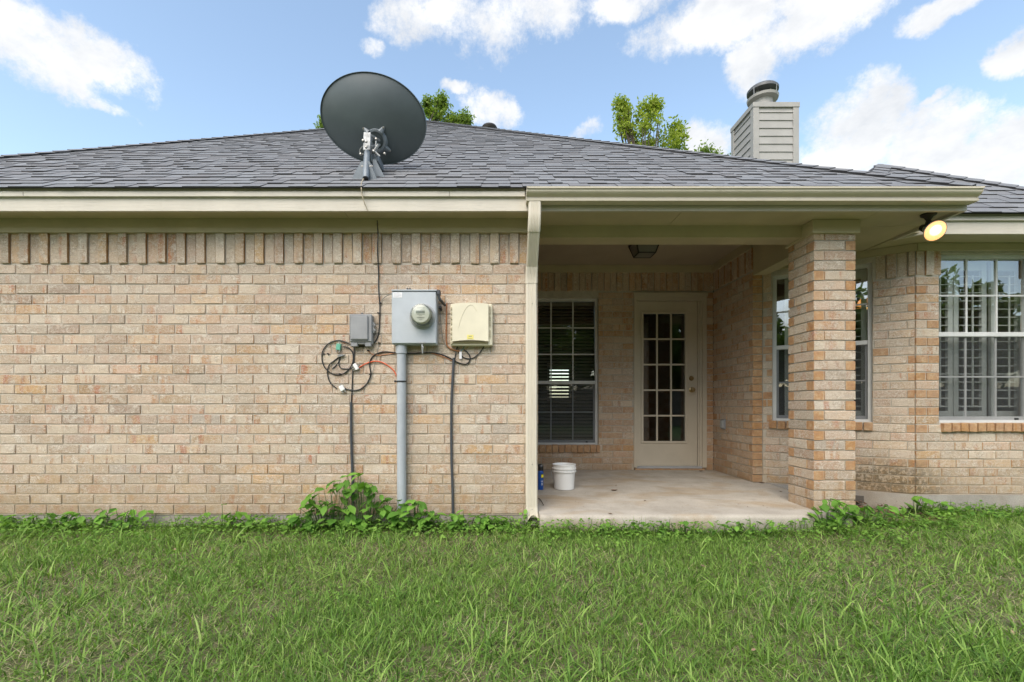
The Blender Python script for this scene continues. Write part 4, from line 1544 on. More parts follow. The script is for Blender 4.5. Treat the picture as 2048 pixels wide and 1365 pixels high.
oy, oz = 5.70, .588
ol = empty('outlet_cover', (2.72, oy, oz - .06), 'small grey weatherproof outlet cover low on the patio side wall', 'outlet')
MB().bbox(2.700, 2.724, oy - .037, oy + .037, oz - .06, oz + .06, .004).build('cover_plate', M['greybox'], ol)
MB().bbox(2.682, 2.6995, oy - .030, oy - .002, oz - .045, oz + .045, .003).build('flap', M['grey_alu'], ol)
MB().bbox(2.682, 2.6995, oy + .002, oy + .030, oz - .045, oz + .045, .003).build('flap', M['grey_alu'], ol)

# ------------------------------------------------------------------ electric meter box
MX0, MX1, MY, MZ0, MZ1 = -.826, -.479, 3.706, 1.297, 1.70
mbx = empty('meter_box', ((MX0 + MX1) / 2, WY, MZ0), 'grey metal electric meter box with a round meter on the brick wall', 'meter box')
MB().bbox(MX0 + .003, MX1 + .004, MY + .012, WY + .004, MZ0 - .008, MZ1 + .004, .004).build('enclosure', M['meterbox'], mbx)
MB().bbox(MX0, MX1, MY, MY + .0115, MZ0, MZ1, .004).build('cover', M['meterbox'], mbx)
MB().bbox(MX0 - .002, MX1 + .008, MY - .006, MY + .06, MZ1 + .0045, MZ1 + .016, .003).build('top_flange', M['meterbox'], mbx)
MC = P(845, 633, MY)
Mm = Matrix.Translation((MC.x, MY, MC.z)) @ RX
mtr = MB().lathe([(.100, 0), (.100, .008), (.094, .013), (.088, .013)], 40, Mm).build('meter', M['grey_alu'], mbx, True)
MB().lathe([(.088, .0), (.088, .030), (.083, .034)], 40, Mm).build('meter_ring', M['galv'], mtr, True)
MB().lathe([(0, .090), (.064, .090), (.070, .080), (.070, .03)], 36, Mm).build('meter_face', M['meterface'], mtr, True)
MB().lathe([(0, .112), (.060, .110), (.074, .103), (.081, .090), (.084, .034)], 40, Mm).build('meter_dome', M['domeglass'], mtr, True)
def faceq(x0, x1, z0, z1, mat, name, dy=.0915):
    MB().add([(MC.x + x0, MY - dy, MC.z + z0), (MC.x + x1, MY - dy, MC.z + z0), (MC.x + x1, MY - dy, MC.z + z1), (MC.x + x0, MY - dy, MC.z + z1)], [(0, 1, 2, 3)]).build(name, mat, mtr)
faceq(-.036, .032, .006, .026, M['lcd'], 'meter_display')
for (x0, x1, z) in ((-.028, .028, .046), (-.028, .030, -.004), (-.014, .012, -.014), (-.030, .030, -.026), (-.024, .026, -.031), (-.012, .014, -.043)):
    faceq(x0, x1, z, z + .0022, M['print'], 'printed_line', .0918)
mb = MB()
for k in range(7):
    x = -.029 + k * .0085
    mb.box(MC.x + x, MC.x + x + .0045, MY - .0932, MY - .0925, MC.z + .011, MC.z + .021)
mb.build('display_digits', M['print'], mtr)
MB().box(MX0 + .012, MX0 + .083, MY - .0016, MY - .0006, MZ1 - .046, MZ1 - .006).build('sticker', M['paper'], mbx)
mb = MB()
for k, wd in enumerate((.05, .058, .04)):
    mb.box(MX0 + .018, MX0 + .018 + wd, MY - .0026, MY - .0022, MZ1 - .018 - k * .010, MZ1 - .015 - k * .010)
mb.build('sticker_print', simple('faint_ink', (.55, .55, .60), .7), mbx)
mb = MB()
hp = P(845, 689, MY - .006)
mb.bbox(hp.x - .028, hp.x + .030, MY - .014, MY - .001, MZ0 - .002, MZ0 + .010, .003)
mb.tube([hp + Vector((.0, -.012, .0)), hp + Vector((.0, -.010, -.03)), hp + Vector((.001, 0, -.072))], .006, 8)
mb.tube(spline([hp + Vector((-.004, -.012, -.012)), hp + Vector((.008, -.018, -.026)), hp + Vector((.004, -.012, -.042))]), .004, 6)
mb.build('seal_hasp', M['galv'], mbx, True)
mb = MB()
hq = P(877, 585, 3.71)
mb.bbox(hq.x - .012, hq.x + .014, 3.69, 3.76, hq.z - .020, hq.z + .016, .004)
mb.tube([hq + Vector((.0, -.02, -.02)), hq + Vector((.012, -.01, -.06)), hq + Vector((.03, .03, -.075)), hq + Vector((.042, .08, -.085))], .011, 8)
mb.tube([hq + Vector((.006, .06, -.10)), hq + Vector((.01, .09, -.12))], .012, 8)
mb.build('ground_clamp', M['conduit'], mbx)
mb = MB()
for x in (815, 820):
    q = P(x, 579, 3.80)
    mb.tube(spline([q + Vector((0, .01, -.008)), q + Vector((0, -.008, .004)), q + Vector((.008, -.004, -.004))], 3), .006, 6)
mb.build('mounting_lug', M['conduit'], mbx)

# conduit under the meter box
cxp = P(803, 800, 3.768)
cd = empty('service_conduit', (cxp.x, 3.768, gz(cxp.x, 3.77)), 'thick grey plastic conduit dropping from the meter box to the ground', 'conduit')
MB().tube([(cxp.x, 3.768, MZ0 - .009), (cxp.x, 3.768, .6), (cxp.x + .001, 3.768, GZ - .05)], .0365, 24).build('pipe', M['pvc'], cd, True)
MB().lathe([(.0372, -.075), (.044, -.072), (.044, -.0095), (.036, -.0092)], 24, Matrix.Translation((cxp.x, 3.768, MZ0))).build('coupling', M['pvc'], cd, True)
zz = P(803, 763, 3.73).z
mb = MB()
mb.lathe([(.0368, -.006), (.0395, -.006), (.0395, .006), (.0368, .006)], 24, Matrix.Translation((cxp.x, 3.768, zz)))
mb.bbox(-.052, -.036, -.03, -.018, -.008, .008, .002, Matrix.Translation((cxp.x, 3.768, zz)))
mb.build('cable_tie', M['black'], cd, True)

# grey junction box
gb0, gb1 = P(698, 628, 3.745), P(743, 684, 3.745)
gbx = empty('junction_box', ((gb0.x + gb1.x) / 2, WY, gb1.z - .03), 'small dark grey plastic junction box on the brick wall beside the meter box', 'junction box')
MB().bbox(gb0.x + .004, gb1.x + .002, 3.765, WY + .003, gb1.z - .018, gb0.z - .004, .006).build('base', M['greybox'], gbx)
MB().bbox(gb0.x, gb1.x, 3.752, 3.7645, gb1.z, gb0.z, .006).build('cover', M['greybox'], gbx)
MB().bbox(gb0.x + .010, gb1.x - .026, 3.738, 3.7515, gb1.z + .014, gb0.z - .012, .008).build('raised_panel', M['greybox'], gbx)
for (a, b) in ((.010, .062), (.122, .170)):
    MB().bbox(gb0.x + a, gb0.x + b, 3.758, 3.80, gb1.z - .036, gb1.z - .002, .004).build('cable_port', M['greybox'], gbx)
mb = MB()
for z in (-.085, -.125):
    mb.lathe([(.012, 0), (.012, .016), (.005, .018), (.005, .012)], 10, Matrix.Translation((gb1.x + .012, 3.785, gb0.z + z)) @ RX)
mb.bbox(gb1.x + .002, gb1.x + .012, 3.77, 3.80, gb0.z - .15, gb0.z - .06, .003)
mb.build('latch', M['greybox'], gbx)
mb = MB()
mb.lathe([(.010, 0), (.010, .02), (0, .022)], 10, Matrix.Translation(((gb0.x + gb1.x) / 2 + .005, 3.80, gb0.z + .006)) @ RX)
mb.build('mounting_lug', M['conduit'], gbx)

# beige telecom box
tb0, tb1 = P(900, 607, 3.73), P(985, 691, 3.73)
tbx = empty('telecom_box', ((tb0.x + tb1.x) / 2, WY, tb1.z), 'cream plastic telecom box with an arched cover line beside the downspout', 'utility box')
MB().bbox(tb0.x, tb1.x, 3.755, WY + .003, tb1.z, tb0.z, .008).build('base', M['beigebox'], tbx)
cw0, cw1 = tb0.x + .018, tb1.x - .032
mb = MB()
n = 12
top = [(cw0 + (cw1 - cw0) * i / n, tb0.z + .004 - .010 * (2 * i / n - 1) ** 2) for i in range(n + 1)]
bot = [(cw1 - (cw1 - cw0) * i / n, tb1.z + .040 - .010 * (2 * i / n - 1) ** 2) for i in range(n + 1)]
Mx = Matrix(((1, 0, 0, 0), (0, 0, -1, 3.7545), (0, 1, 0, 0), (0, 0, 0, 1)))
mb.prism(top + bot, Mx, .030)
mb.build('cover', M['beigebox'], tbx)
MB().add([(cw0 + .004, 3.7535, tb1.z + .014), (cw1 - .004, 3.7535, tb1.z + .014), (cw1 - .004, 3.728, tb1.z + .029), (cw0 + .004, 3.728, tb1.z + .029)], [(0, 1, 2, 3)]).build('drip_lip', M['beigedark'], tbx)
archp = [P(912 + (918 - 912) * 0, 658, 3.7235)]
ap = [(917, 655), (919, 645), (923, 634), (928, 623), (934, 614), (941, 610), (948, 613), (953, 622)]
MB().tube(spline([P(x, y, 3.7235) for x, y in ap], 4), [.0022] * 29, 6).build('arch_line', M['beigebox'], tbx, True)
for k in range(8):
    z = tb0.z - .028 - k * .038 - (.006 if k > 3 else 0)
    MB().bbox(tb0.x + .004, tb0.x + .016, 3.743, 3.7545, z - .020, z, .002).build('hinge_tab', M['beigedark'], tbx)
for (za, zb) in ((.020, .060), (.066, .082), (.098, .118), (.126, .136), (.146, .176), (.205, .262)):
    MB().bbox(cw1 + .008, cw1 + .017, 3.742, 3.7545, tb0.z - zb, tb0.z - za, .002).build('latch_tab', M['beigedark'], tbx)
lb0, lb1 = P(934, 670, 3.723), P(947, 679, 3.723)
MB().box(lb0.x, lb1.x, 3.7232, 3.7242, lb1.z, lb0.z).build('label', M['yellow'], tbx)
MB().box(lb0.x + .013, lb1.x - .013, 3.7226, 3.7230, lb0.z - .014, lb0.z - .009).build('label_print', M['print'], tbx)
MB().box(lb0.x + .010, lb1.x - .010, 3.7226, 3.7230, lb1.z + .006, lb1.z + .009).build('label_print', simple('olive_ink', (.42, .38, .15), .7), tbx)

# ------------------------------------------------------------------ cables on the wall (traced on the wall plane, each a thing)
def Q(cx, cy, Y=WY - .008):
    return P(620 + cx / 4.452, 560 + cy / 4.452, Y)


def cable(pts, r, mat, label, name='cable', Y=WY - .008, cat='cable', n=5):
    mb = MB()
    mb.tube(spline([Q(*p, Y) if len(p) == 2 else Q(p[0], p[1], p[2]) for p in pts], n), r, 7)
    o = mb.build(name, mat, smooth=True)
    return tag(o, label, cat, 'cables on the brick wall')


R6 = .0048
top_pts = [((755 - 620) * 4.452, (448 - 560) * 4.452), ((756 - 620) * 4.452, (470 - 560) * 4.452, 3.78), ((755 - 620) * 4.452, (500 - 560) * 4.452, 3.785), ((757 - 620) * 4.452, (545 - 560) * 4.452)]
cable([(599, -525, 3.70), (600, -490, 3.78)] + [top_pts[1], top_pts[2], top_pts[3], (610, 30), (613, 120), (622, 250), (618, 400), (603, 505), (560, 568), (480, 592), (400, 590), (330, 560), (250, 540),
       (170, 565), (120, 620), (105, 680), (120, 760), (170, 820), (240, 848), (310, 830), (360, 780), (382, 730), (380, 650), (345, 608), (296, 594)],
      R6, M['black'], 'long black cable dropping from the soffit and looping round the junction box')
cable([(390, 575), (393, 700), (381, 820), (373, 1000), (366, 1110)], R6, M['black'], 'straight black cable leaving the bottom of the small junction box')
cable([(265, 682), (215, 722), (170, 762), (155, 830), (180, 915), (238, 968)], R6, M['black'], 'black cable bowing down to the lower white splitter')
cable([(268, 682), (248, 742), (197, 795)], .004, M['black'], 'short black cable tail hanging from the cable splice')
cable([(270, 690), (256, 745), (278, 788), (345, 792), (385, 778)], .004, M['black'], 'short black cable joining the splice to the upper white splitter')
cable([(310, 968), (350, 980), (405, 985), (460, 968), (510, 918), (541, 840), (530, 760), (545, 702), (590, 662), (660, 641), (760, 650), (900, 656), (1050, 650), (1150, 660),
       (1230, 690), (1300, 728), (1370, 752), (1412, 738), (1426, 695), (1405, 650), (1368, 622)],
      .0052, M['black'], 'black cable running behind the conduit to the cream telecom box')
cable([(436, 782), (500, 746), (570, 726), (640, 735), (705, 772), (748, 812), (770, 852)], .0042, M['orange'], 'bright orange cable arching to the grey conduit')
cable([(515, 632), (560, 665), (620, 673), (700, 662), (770, 650)], .003, M['copper'], 'thin brown wire beside the conduit and the black cable')
cable([(1080, 655), (1150, 672), (1210, 695), (1262, 722)], .003, M['copper'], 'thin brown wire following the black cable under the telecom box')
cable([(1218, 205), (1216, 300), (1213, 450), (1216, 568), (1245, 610), (1300, 632), (1340, 636)], .0058, M['copper'], 'copper ground wire between the meter box and the telecom box', 'ground_wire', cat='wire')
cable([(1160, 232), (1162, 340), (1170, 450), (1195, 560), (1240, 612), (1310, 640)], .0026, M['greywire'], 'thin grey wire curving beside the copper ground wire', 'ground_wire', cat='wire')
cable([(738, 118, 3.74), (690, 140, 3.78), (650, 170), (624, 208)], .003, M['greywire'], 'thin grey wire from the corner of the meter box to the black cable', 'ground_wire', cat='wire')
cable([(612, 570), (600, 640), (585, 720), (565, 790), (545, 870), (530, 905), (575, 915)], .0018, M['greywire'], 'fine grey wire hanging slack beside the orange cable')
cable([(1316, 585), (1300, 640), (1290, 700)], .0045, M['black'], 'short black cable entering the right hand dark conduit')
cable([(1552, 588), (1520, 640), (1470, 688), (1420, 704), (1365, 690), (1322, 645)], .0042, M['black'], 'black cable drooping from the end of the telecom box')
cable([(1412, 588), (1395, 612), (1360, 636)], .003, simple('tan_wire', (.55, .38, .18), .5), 'short tan wire under the telecom box')
cable([(1378, 588), (1362, 612), (1340, 640)], .003, simple('teal_wire', (.10, .26, .28), .5), 'short teal wire under the telecom box')


def dark_conduit(pts, r, label):
    mb = MB()
    mb.tube(spline([P(x, y, WY - .016) for x, y in pts], 4), r, 12)
    o = mb.build('cable_conduit', M['conduit'], smooth=True)
    return tag(o, label, 'conduit', 'thin dark conduits on the wall')


dark_conduit([(702, 805), (702, 850), (703, 900), (705, 960), (706, 1043)], .0105, 'thin dark conduit rising out of the tall weeds')
dark_conduit([(907.5, 716), (905, 760), (903, 800), (902.5, 850), (903, 920), (905, 980), (906, 1045)], .0105, 'thin dark conduit below the cream telecom box')


def splitter(cx, cy, rot, sx_, sz_, mat, label, ports=3):
    c = Q(cx, cy, WY - .016)
    Ms = Matrix.Translation(c) @ Matrix.Rotation(rot, 4, 'Y')
    e_ = empty('cable_splitter', c, label, 'splitter', 'cable splitters')
    MB().bbox(-sx_, sx_, -.012, .010, -sz_, sz_, .003, Ms).build('case', mat, e_)
    for k in range(ports):
        x = -sx_ * .6 + k * sx_ * 1.2 / max(1, ports - 1)
        MB().tube([Ms @ Vector((x, 0, -sz_)), Ms @ Vector((x, 0, -sz_ - .018))], .0055, 8).build('port', M['steel'], e_, True)
    MB().tube([Ms @ Vector((0, 0, sz_)), Ms @ Vector((0, 0, sz_ + .018))], .0055, 8).build('port', M['steel'], e_, True)


splitter(255, 598, .15, .018, .026, M['green'], 'green cable splitter inside the black cable loop', 2)
splitter(410, 775, math.radians(58), .026, .014, M['white'], 'white cable splitter where the orange cable starts', 3)
splitter(285, 965, math.radians(-28), .018, .022, M['white'], 'white cable splitter at the bottom of the cable loops', 2)
splitter(280, 676, 1.4, .008, .014, M['greybox'], 'small dark cable splice inside the black cable loop', 2)
tgp = Q(1340, 640, WY - .02)
tag(MB().box(tgp.x - .010, tgp.x + .010, tgp.y - .001, tgp.y, tgp.z - .056, tgp.z).build('wire_tag', M['paper']), 'white paper tag hanging under the telecom box', 'tag')
CLIPS = [(627, 208, 'beside the top corner of the meter box'), (608, 296, 'half way down the long black cable'), (614, 562, 'beneath the meter box corner'), (118, 660, 'on the outer side of the cable loop'), (162, 660, 'within the cable loop'),
         (268, 838, 'at the bottom of the cable loop'), (516, 630, 'at the end of the thin brown wire'), (535, 842, 'where the black cable crosses below the orange one')]
for (x, y, wh) in CLIPS:
    c = Q(x, y, WY - .005)
    mb = MB()
    mb.bbox(c.x - .006, c.x + .006, WY - .020, WY + .002, c.z - .005, c.z + .005, .002)
    mb.lathe([(.0035, 0), (.0035, .006), (0, .007)], 8, Matrix.Translation((c.x + .009, WY - .004, c.z)) @ RX)
    mb.box(c.x - .001, c.x + .009, WY - .006, WY - .003, c.z - .002, c.z + .002)
    tag(mb.build('cable_clip', M['black']), 'tiny black cable clip ' + wh, 'clip', 'cable clips')

# ------------------------------------------------------------------ bucket and spray can on the slab
bk = P(1129, 977, 4.69); bz = -.0168
be = empty('bucket', (bk.x, 4.69, bz), 'white plastic bucket with ringed rim standing on the patio', 'bucket')
Mb_ = Matrix.Translation((bk.x, 4.72, bz))
MB().lathe([(0, .003), (.094, .003), (.099, .008), (.104, .12), (.108, .170), (.108, .172), (.119, .174), (.120, .182), (.119, .187), (.110, .190), (.111, .198), (.119, .2), (.120, .213), (.1125, .216), (.113, .240), (.117, .243),
            (.116, .249), (.110, .249), (.107, .244), (.104, .20), (.098, .012), (0, .010)], 48, Mb_).build('pail', M['white'], be, True, 30)
mb = MB()
hpz = .195
mb.tube(spline([Mb_ @ Vector((-.121, -.01, hpz)), Mb_ @ Vector((-.129, -.02, hpz - .03)), Mb_ @ Vector((-.122, -.07, hpz - .085)), Mb_ @ Vector((-.09, -.105, hpz - .1))][:3]), .0022, 6)
mb.build('handle', M['galv'], be, True)
sp = P(1080.5, 978, 4.69)
se = empty('spray_can', (sp.x, 4.69, bz), 'blue aerosol spray can with black cap behind the downspout', 'spray can')
Ms_ = Matrix.Translation((sp.x, 4.69, bz))
MB().lathe([(.029, 0), (.031, .003), (.0315, .006), (.0315, .178), (.030, .184), (.026, .19)], 28, Ms_).build('can_body', M['blue'], se, True, 40)
MB().lathe([(.0285, .186), (.030, .188), (.030, .222), (.027, .24), (.018, .25), (0, .252)], 24, Ms_).build('can_cap', M['blackplastic'], se, True, 50)
MB().bbox(-.006, .006, -.030, -.018, .228, .246, .003, Ms_ @ Matrix.Rotation(.5, 4, 'Z')).build('nozzle', M['greybox'], se)
def can_patch(a0, a1, z0, z1, mat, name, r=.0319):
    mb = MB()
    n = 6
    vs = []
    for i in range(n + 1):
        a = math.radians(a0 + (a1 - a0) * i / n)
        for z in (z0, z1):
            vs.append(Ms_ @ Vector((r * math.sin(a), -r * math.cos(a), z)))
    mb.add(vs, [(2 * i, 2 * i + 2, 2 * i + 3, 2 * i + 1) for i in range(n)])
    mb.build(name, mat, se, True)
can_patch(8, 62, .118, .158, M['blackplastic'], 'label_panel')
can_patch(14, 66, .122, .150, M['canyellow'], 'label_patch', .0322)
can_patch(10, 50, .083, .090, M['paper'], 'label_text_line', .0321)
can_patch(14, 44, .045, .072, simple('pale_print', (.42, .47, .55), .5), 'label_text_block', .0321)

# ------------------------------------------------------------------ dry leaves on the slab
def slab_z(y):
    ys_ = [p[0] for p in prof_slab]; zs_ = [p[1] for p in prof_slab]
    return float(np.interp(y, ys_, zs_))


prof_slab = [(3.662, -.031), (3.70, -.029), (4.2, -.022), (5.0, -.012), (5.6, -.004), (6.0, 0)]
def dry_leaf(x, y, s, rot, label, curl=.35, name='dry_leaf'):
    Y = F * (CAMZ + .012) / (y - HY)
    p = P(x, y, Y)
    z0 = slab_z(Y)
    mb = MB(Matrix.Translation((p.x, Y, z0 + .002)) @ Matrix.Rotation(rot, 4, 'Z') @ Matrix.Scale(s, 4))
    vs = []
    for i, (u, wd) in enumerate(((-1, .05), (-.6, .45), (-.1, .6), (.4, .42), (1, .04))):
        lift = curl * u * u * .6 + .0
        vs += [(u, -wd, lift + curl * wd), (u, 0, lift), (u, wd, lift + curl * wd)]
    fs = []
    for i in range(4):
        a = i * 3
        fs += [(a, a + 1, a + 4, a + 3), (a + 1, a + 2, a + 5, a + 4)]
    mb.add(vs, fs)
    tag(mb.build(name, M['dryleaf'], smooth=True), label, 'leaf', 'dry leaves on the patio')


dry_leaf(1229, 981, .036, .2, 'curled brown leaf lying mid patio, the largest of those on the slab')
dry_leaf(1402, 945, .035, .5, 'dark dry leaf near the door frame foot')
dry_leaf(1524, 967, .035, -.2, 'dark dry leaf at the corner of the patio side wall')
dry_leaf(1232, 972, .014, 1.2, 'tiny dry leaf just behind the curled brown leaf')
dry_leaf(1290, 1000, .014, 1.0, 'tiny dry leaf on the bare stretch between curled leaf and pillar')
dry_leaf(1220, 1024, .018, 2.5, 'small dry leaf near the front edge of the slab')
dry_leaf(1562, 983, .018, .3, 'small dry leaf against the foot of the pillar')
mb = MB()
tw = [P(1078, 999, 4.15), P(1082, 1001, 4.12), P(1086, 1012, 4.0)]
mb.tube(spline([Vector((p.x, F * .835 / (yy - HY), -.0155)) for p, yy in zip(tw, (999, 1002, 1013))]), .003, 5)
tag(mb.build('twig', M['bark']), 'thin bent twig on the slab beside the downspout', 'twig')
V, FL, SZ, RN = [], [], [], []
for i in range(150):
    x, y = RNG.uniform(.4, 2.75), RNG.uniform(3.75, 5.8)
    s = RNG.uniform(.003, .009); a = RNG.uniform(0, PI)
    z = slab_z(y) + .003
    k0 = len(V)
    for (u, v_) in ((-1, -.3), (1, -.2), (.8, .3), (-.9, .25)):
        V.append((x + s * (u * math.cos(a) - v_ * math.sin(a)), y + s * (u * math.sin(a) + v_ * math.cos(a)), z + RNG.uniform(0, .003)))
    FL += [k0, k0 + 1, k0 + 2, k0 + 3]; SZ.append(4); RN.append(0)
tag(put(bpy.data.objects.new('leaf_crumbs', big_mesh('leaf_crumbs', V, FL, SZ, M['dryleaf'], RN))), 'scattered brown leaf crumbs over the patio slab', 'debris', kind='stuff')
# litter between pillar and bay
V, FL, SZ, RN = [], [], [], []
for i in range(900):
    x = RNG.uniform(2.9, 3.8); y = RNG.uniform(3.9, 4.98)
    if (x - 2.834) / 1.021 + (y - 5.07) / -.69 * -1 > 9: continue
    u = (x - 2.834) / 1.021
    if y > 5.0 - .69 * u: continue
    d = abs((y - (5.0 - .69 * u)))
    if RNG.random() < d / .75: continue
    s = RNG.uniform(.012, .03); a = RNG.uniform(0, 2 * PI)
    z = gz(x, y) + .02 + RNG.uniform(0, .05) * max(0, 1 - d / .4)
    k0 = len(V)
    for (uu, v_) in ((-1, -.35), (.9, -.4), (1, .3), (-.8, .4)):
        V.append((x + s * (uu * math.cos(a) - v_ * math.sin(a)), y + s * (uu * math.sin(a) + v_ * math.cos(a)), z + RNG.uniform(-.01, .012)))
    FL += [k0, k0 + 1, k0 + 2, k0 + 3]; SZ.append(4); RN.append(0)
tag(put(bpy.data.objects.new('leaf_litter', big_mesh('leaf_litter', V, FL, SZ, M['dryleaf'], RN))), 'brown dead leaves gathered between the pillar and the bay', 'leaf litter', kind='stuff')

# ------------------------------------------------------------------ grass
def blades(n, xy, length, width, rnd, lean, curve=1.0, yaw=None):
    """grass blades: 7 vertices, two quads and a tip triangle each"""
    x, y = xy
    z = gz_np(x, y) - .008
    yaw = RNG.uniform(0, 2 * PI, n) if yaw is None else yaw
    dx, dy = np.cos(yaw), np.sin(yaw)
    face = yaw + PI / 2 + RNG.normal(0, .5, n)
    wx, wy = np.cos(face) * width / 2, np.sin(face) * width / 2
    lv = [(0.0, 1.0), (.4, 1.0), (.75, .7), (1.0, 0.0)]
    V = np.zeros((n, 7, 3))
    k = 0
    for (t, wv) in lv:
        out = length * np.sin(lean) * t ** (1 + .9 * curve)
        up = length * np.cos(lean) * (t - .28 * curve * np.sin(lean) * t * t)
        cx_, cy_, cz_ = x + dx * out, y + dy * out, z + np.maximum(up, .0)
        if wv > 0:
            V[:, k] = np.stack([cx_ - wx * wv, cy_ - wy * wv, cz_], 1); k += 1
            V[:, k] = np.stack([cx_ + wx * wv, cy_ + wy * wv, cz_], 1); k += 1
        else:
            V[:, k] = np.stack([cx_, cy_, cz_], 1); k += 1
    base = (np.arange(n) * 7)[:, None]
    fl = (base + np.array([0, 1, 3, 2, 2, 3, 5, 4, 4, 5, 6])[None]).ravel()
    sz = np.tile([4, 4, 3], n)
    return V.reshape(-1, 3), fl, sz, np.repeat(rnd, 3)


def yard_points(n, power=1.0):
    """points over the lawn in front of the house, thicker towards the camera"""
    xs_, ys_ = [], []
    got = 0
    while got < n:
        y = 1.15 + (RNG.random(n) ** power) * (4.36 - 1.15)
        x = RNG.uniform(-6.0, 6.6, n)
        ok = (x > -1.15 * y - .9) & (x < 1.2 * y + .9)
        wall = np.where(x < .33, 3.80, np.where(x < 2.52, 3.63, np.where(x < 3.7, 3.95, 4.355)))
        ok &= y < wall
        xs_.append(x[ok]); ys_.append(y[ok]); got += int(ok.sum())
    return np.concatenate(xs_)[:n], np.concatenate(ys_)[:n]


def vnoise(x, y, s, seed=0):
    """cheap smooth noise 0..1"""
    r = np.random.default_rng(seed)
    o = np.zeros_like(x)
    for k in range(6):
        a, b, c = r.normal(0, s, 3)
        o += np.sin(a * x + b * y + c * 7)
    return .5 + o / 7


parts = []
# fine turf
n = 200000
x, y = yard_points(n, 1.25)
dens = vnoise(x, y, 3.5, 1)
keep = RNG.random(n) < .14 + 1.35 * dens ** 2
x, y, dens = x[keep], y[keep], dens[keep]
n = len(x)
parts.append(blades(n, (x, y), RNG.uniform(.028, .07, n) * (.7 + .6 * dens), RNG.uniform(.0020, .0036, n), np.clip(RNG.beta(1.3, 1.7, n) * .84 + (1 - dens) * .08, 0, 1), RNG.uniform(.15, 1.35, n)))
# dead thatch
n = 74000
x, y = yard_points(n, 1.25)
keep = RNG.random(n) < 1.3 - 1.35 * vnoise(x, y, 3.5, 1)
x, y = x[keep], y[keep]; n = len(x)
parts.append(blades(n, (x, y), RNG.uniform(.03, .09, n), RNG.uniform(.0018, .003, n), RNG.uniform(.9, 1.0, n), RNG.uniform(.9, 1.5, n), .6))
# coarse tufts
ncl = 1900
cx_, cy_ = yard_points(ncl, 1.2)
size = RNG.uniform(.55, 1.25, ncl) * (.6 + .8 * vnoise(cx_, cy_, 2.0, 5))
per = RNG.integers(3, 11, ncl)
idx = np.repeat(np.arange(ncl), per)
n = len(idx)
yaw = RNG.uniform(0, 2 * PI, n)
x = cx_[idx] + np.cos(yaw) * RNG.uniform(0, .06, n); y = cy_[idx] + np.sin(yaw) * RNG.uniform(0, .06, n)
y = np.minimum(y, np.where(x < .33, 3.79, np.where(x < 2.87, 3.625, 4.35)))
tone = (RNG.beta(2, 2, ncl) * .8)[idx]
parts.append(blades(n, (x, y), RNG.uniform(.06, .15, n) * size[idx], RNG.uniform(.004, .0075, n), np.clip(tone + RNG.normal(0, .09, n), 0, .88), RNG.uniform(.35, 1.35, n), 1.0, yaw + RNG.normal(0, .7, n)))
# coarse blades scattered singly, many lying over
n = 44000
x, y = yard_points(n, 1.35)
parts.append(blades(n, (x, y), RNG.uniform(.045, .105, n), RNG.uniform(.0035, .0065, n), np.clip(RNG.beta(1.3, 1.5, n) * .84, 0, .86), RNG.uniform(.5, 1.4, n), 1.0))
# long pale arching blades
n = 420
x, y = yard_points(n, 1.15)
y = np.minimum(y, 3.35)
parts.append(blades(n, (x, y), RNG.uniform(.11, .21, n), RNG.uniform(.006, .010, n), RNG.uniform(.4, .76, n), RNG.uniform(.5, 1.25, n), 1.1))
# tall fringe along the walls
n = 2600
x = RNG.uniform(-5.2, 5.2, n)
yw = np.where(x < .33, 3.79, np.where(x < 2.87, 3.62, np.where(x < 3.7, 3.9, 4.35)))
y = yw - np.abs(RNG.normal(0, .07, n)) - .005
parts.append(blades(n, (x, y), RNG.uniform(.06, .17, n), RNG.uniform(.003, .0065, n), np.clip(RNG.beta(2, 2, n) * .8, 0, 1), RNG.uniform(.1, .9, n), 1.0, RNG.uniform(PI, 2 * PI, n)))
V, FL, SZ, RN = [], [], [], []
off_ = 0
for (v, fl_, sz_, rn) in parts:
    V.append(v); FL.append(fl_ + off_); SZ.append(sz_); RN.append(rn); off_ += len(v)
me = big_mesh('grass', np.concatenate(V), np.concatenate(FL), np.concatenate(SZ), M['grass'], np.concatenate(RN), flat=False)
tag(put(bpy.data.objects.new('grass', me)), 'uneven green lawn grass with coarse tufts and dry thatch', 'grass', kind='stuff')


# dead leaves caught in the lawn
V, FL, SZ, RN = [], [], [], []
lx_, ly_ = yard_points(34, 1.1)
for x0_, y0_ in zip(lx_, ly_):
    s_ = RNG.uniform(.010, .024); a_ = RNG.uniform(0, 2 * PI); t_1, t_2 = RNG.uniform(-.6, .6, 2)
    k0 = len(V)
    for (uu, v_) in ((-1, 0), (-.2, -.5), (.6, -.4), (1, .1), (.3, .5), (-.5, .4)):
        px_, py_ = s_ * (uu * math.cos(a_) - v_ * math.sin(a_)), s_ * (uu * math.sin(a_) + v_ * math.cos(a_))
        V.append((x0_ + px_, y0_ + py_, gz(x0_, y0_) + .035 + px_ * t_1 + py_ * t_2))
    FL += list(range(k0, k0 + 6)); SZ.append(6); RN.append(0)
me = big_mesh('fallen_leaves', V, FL, SZ, simple('fallen_leaf', (.36, .235, .15), .8, 0, .3, 20), RN)
tag(put(bpy.data.objects.new('fallen_leaves', me)), 'few tan dead leaves caught in the lawn grass', 'fallen leaves', kind='stuff')


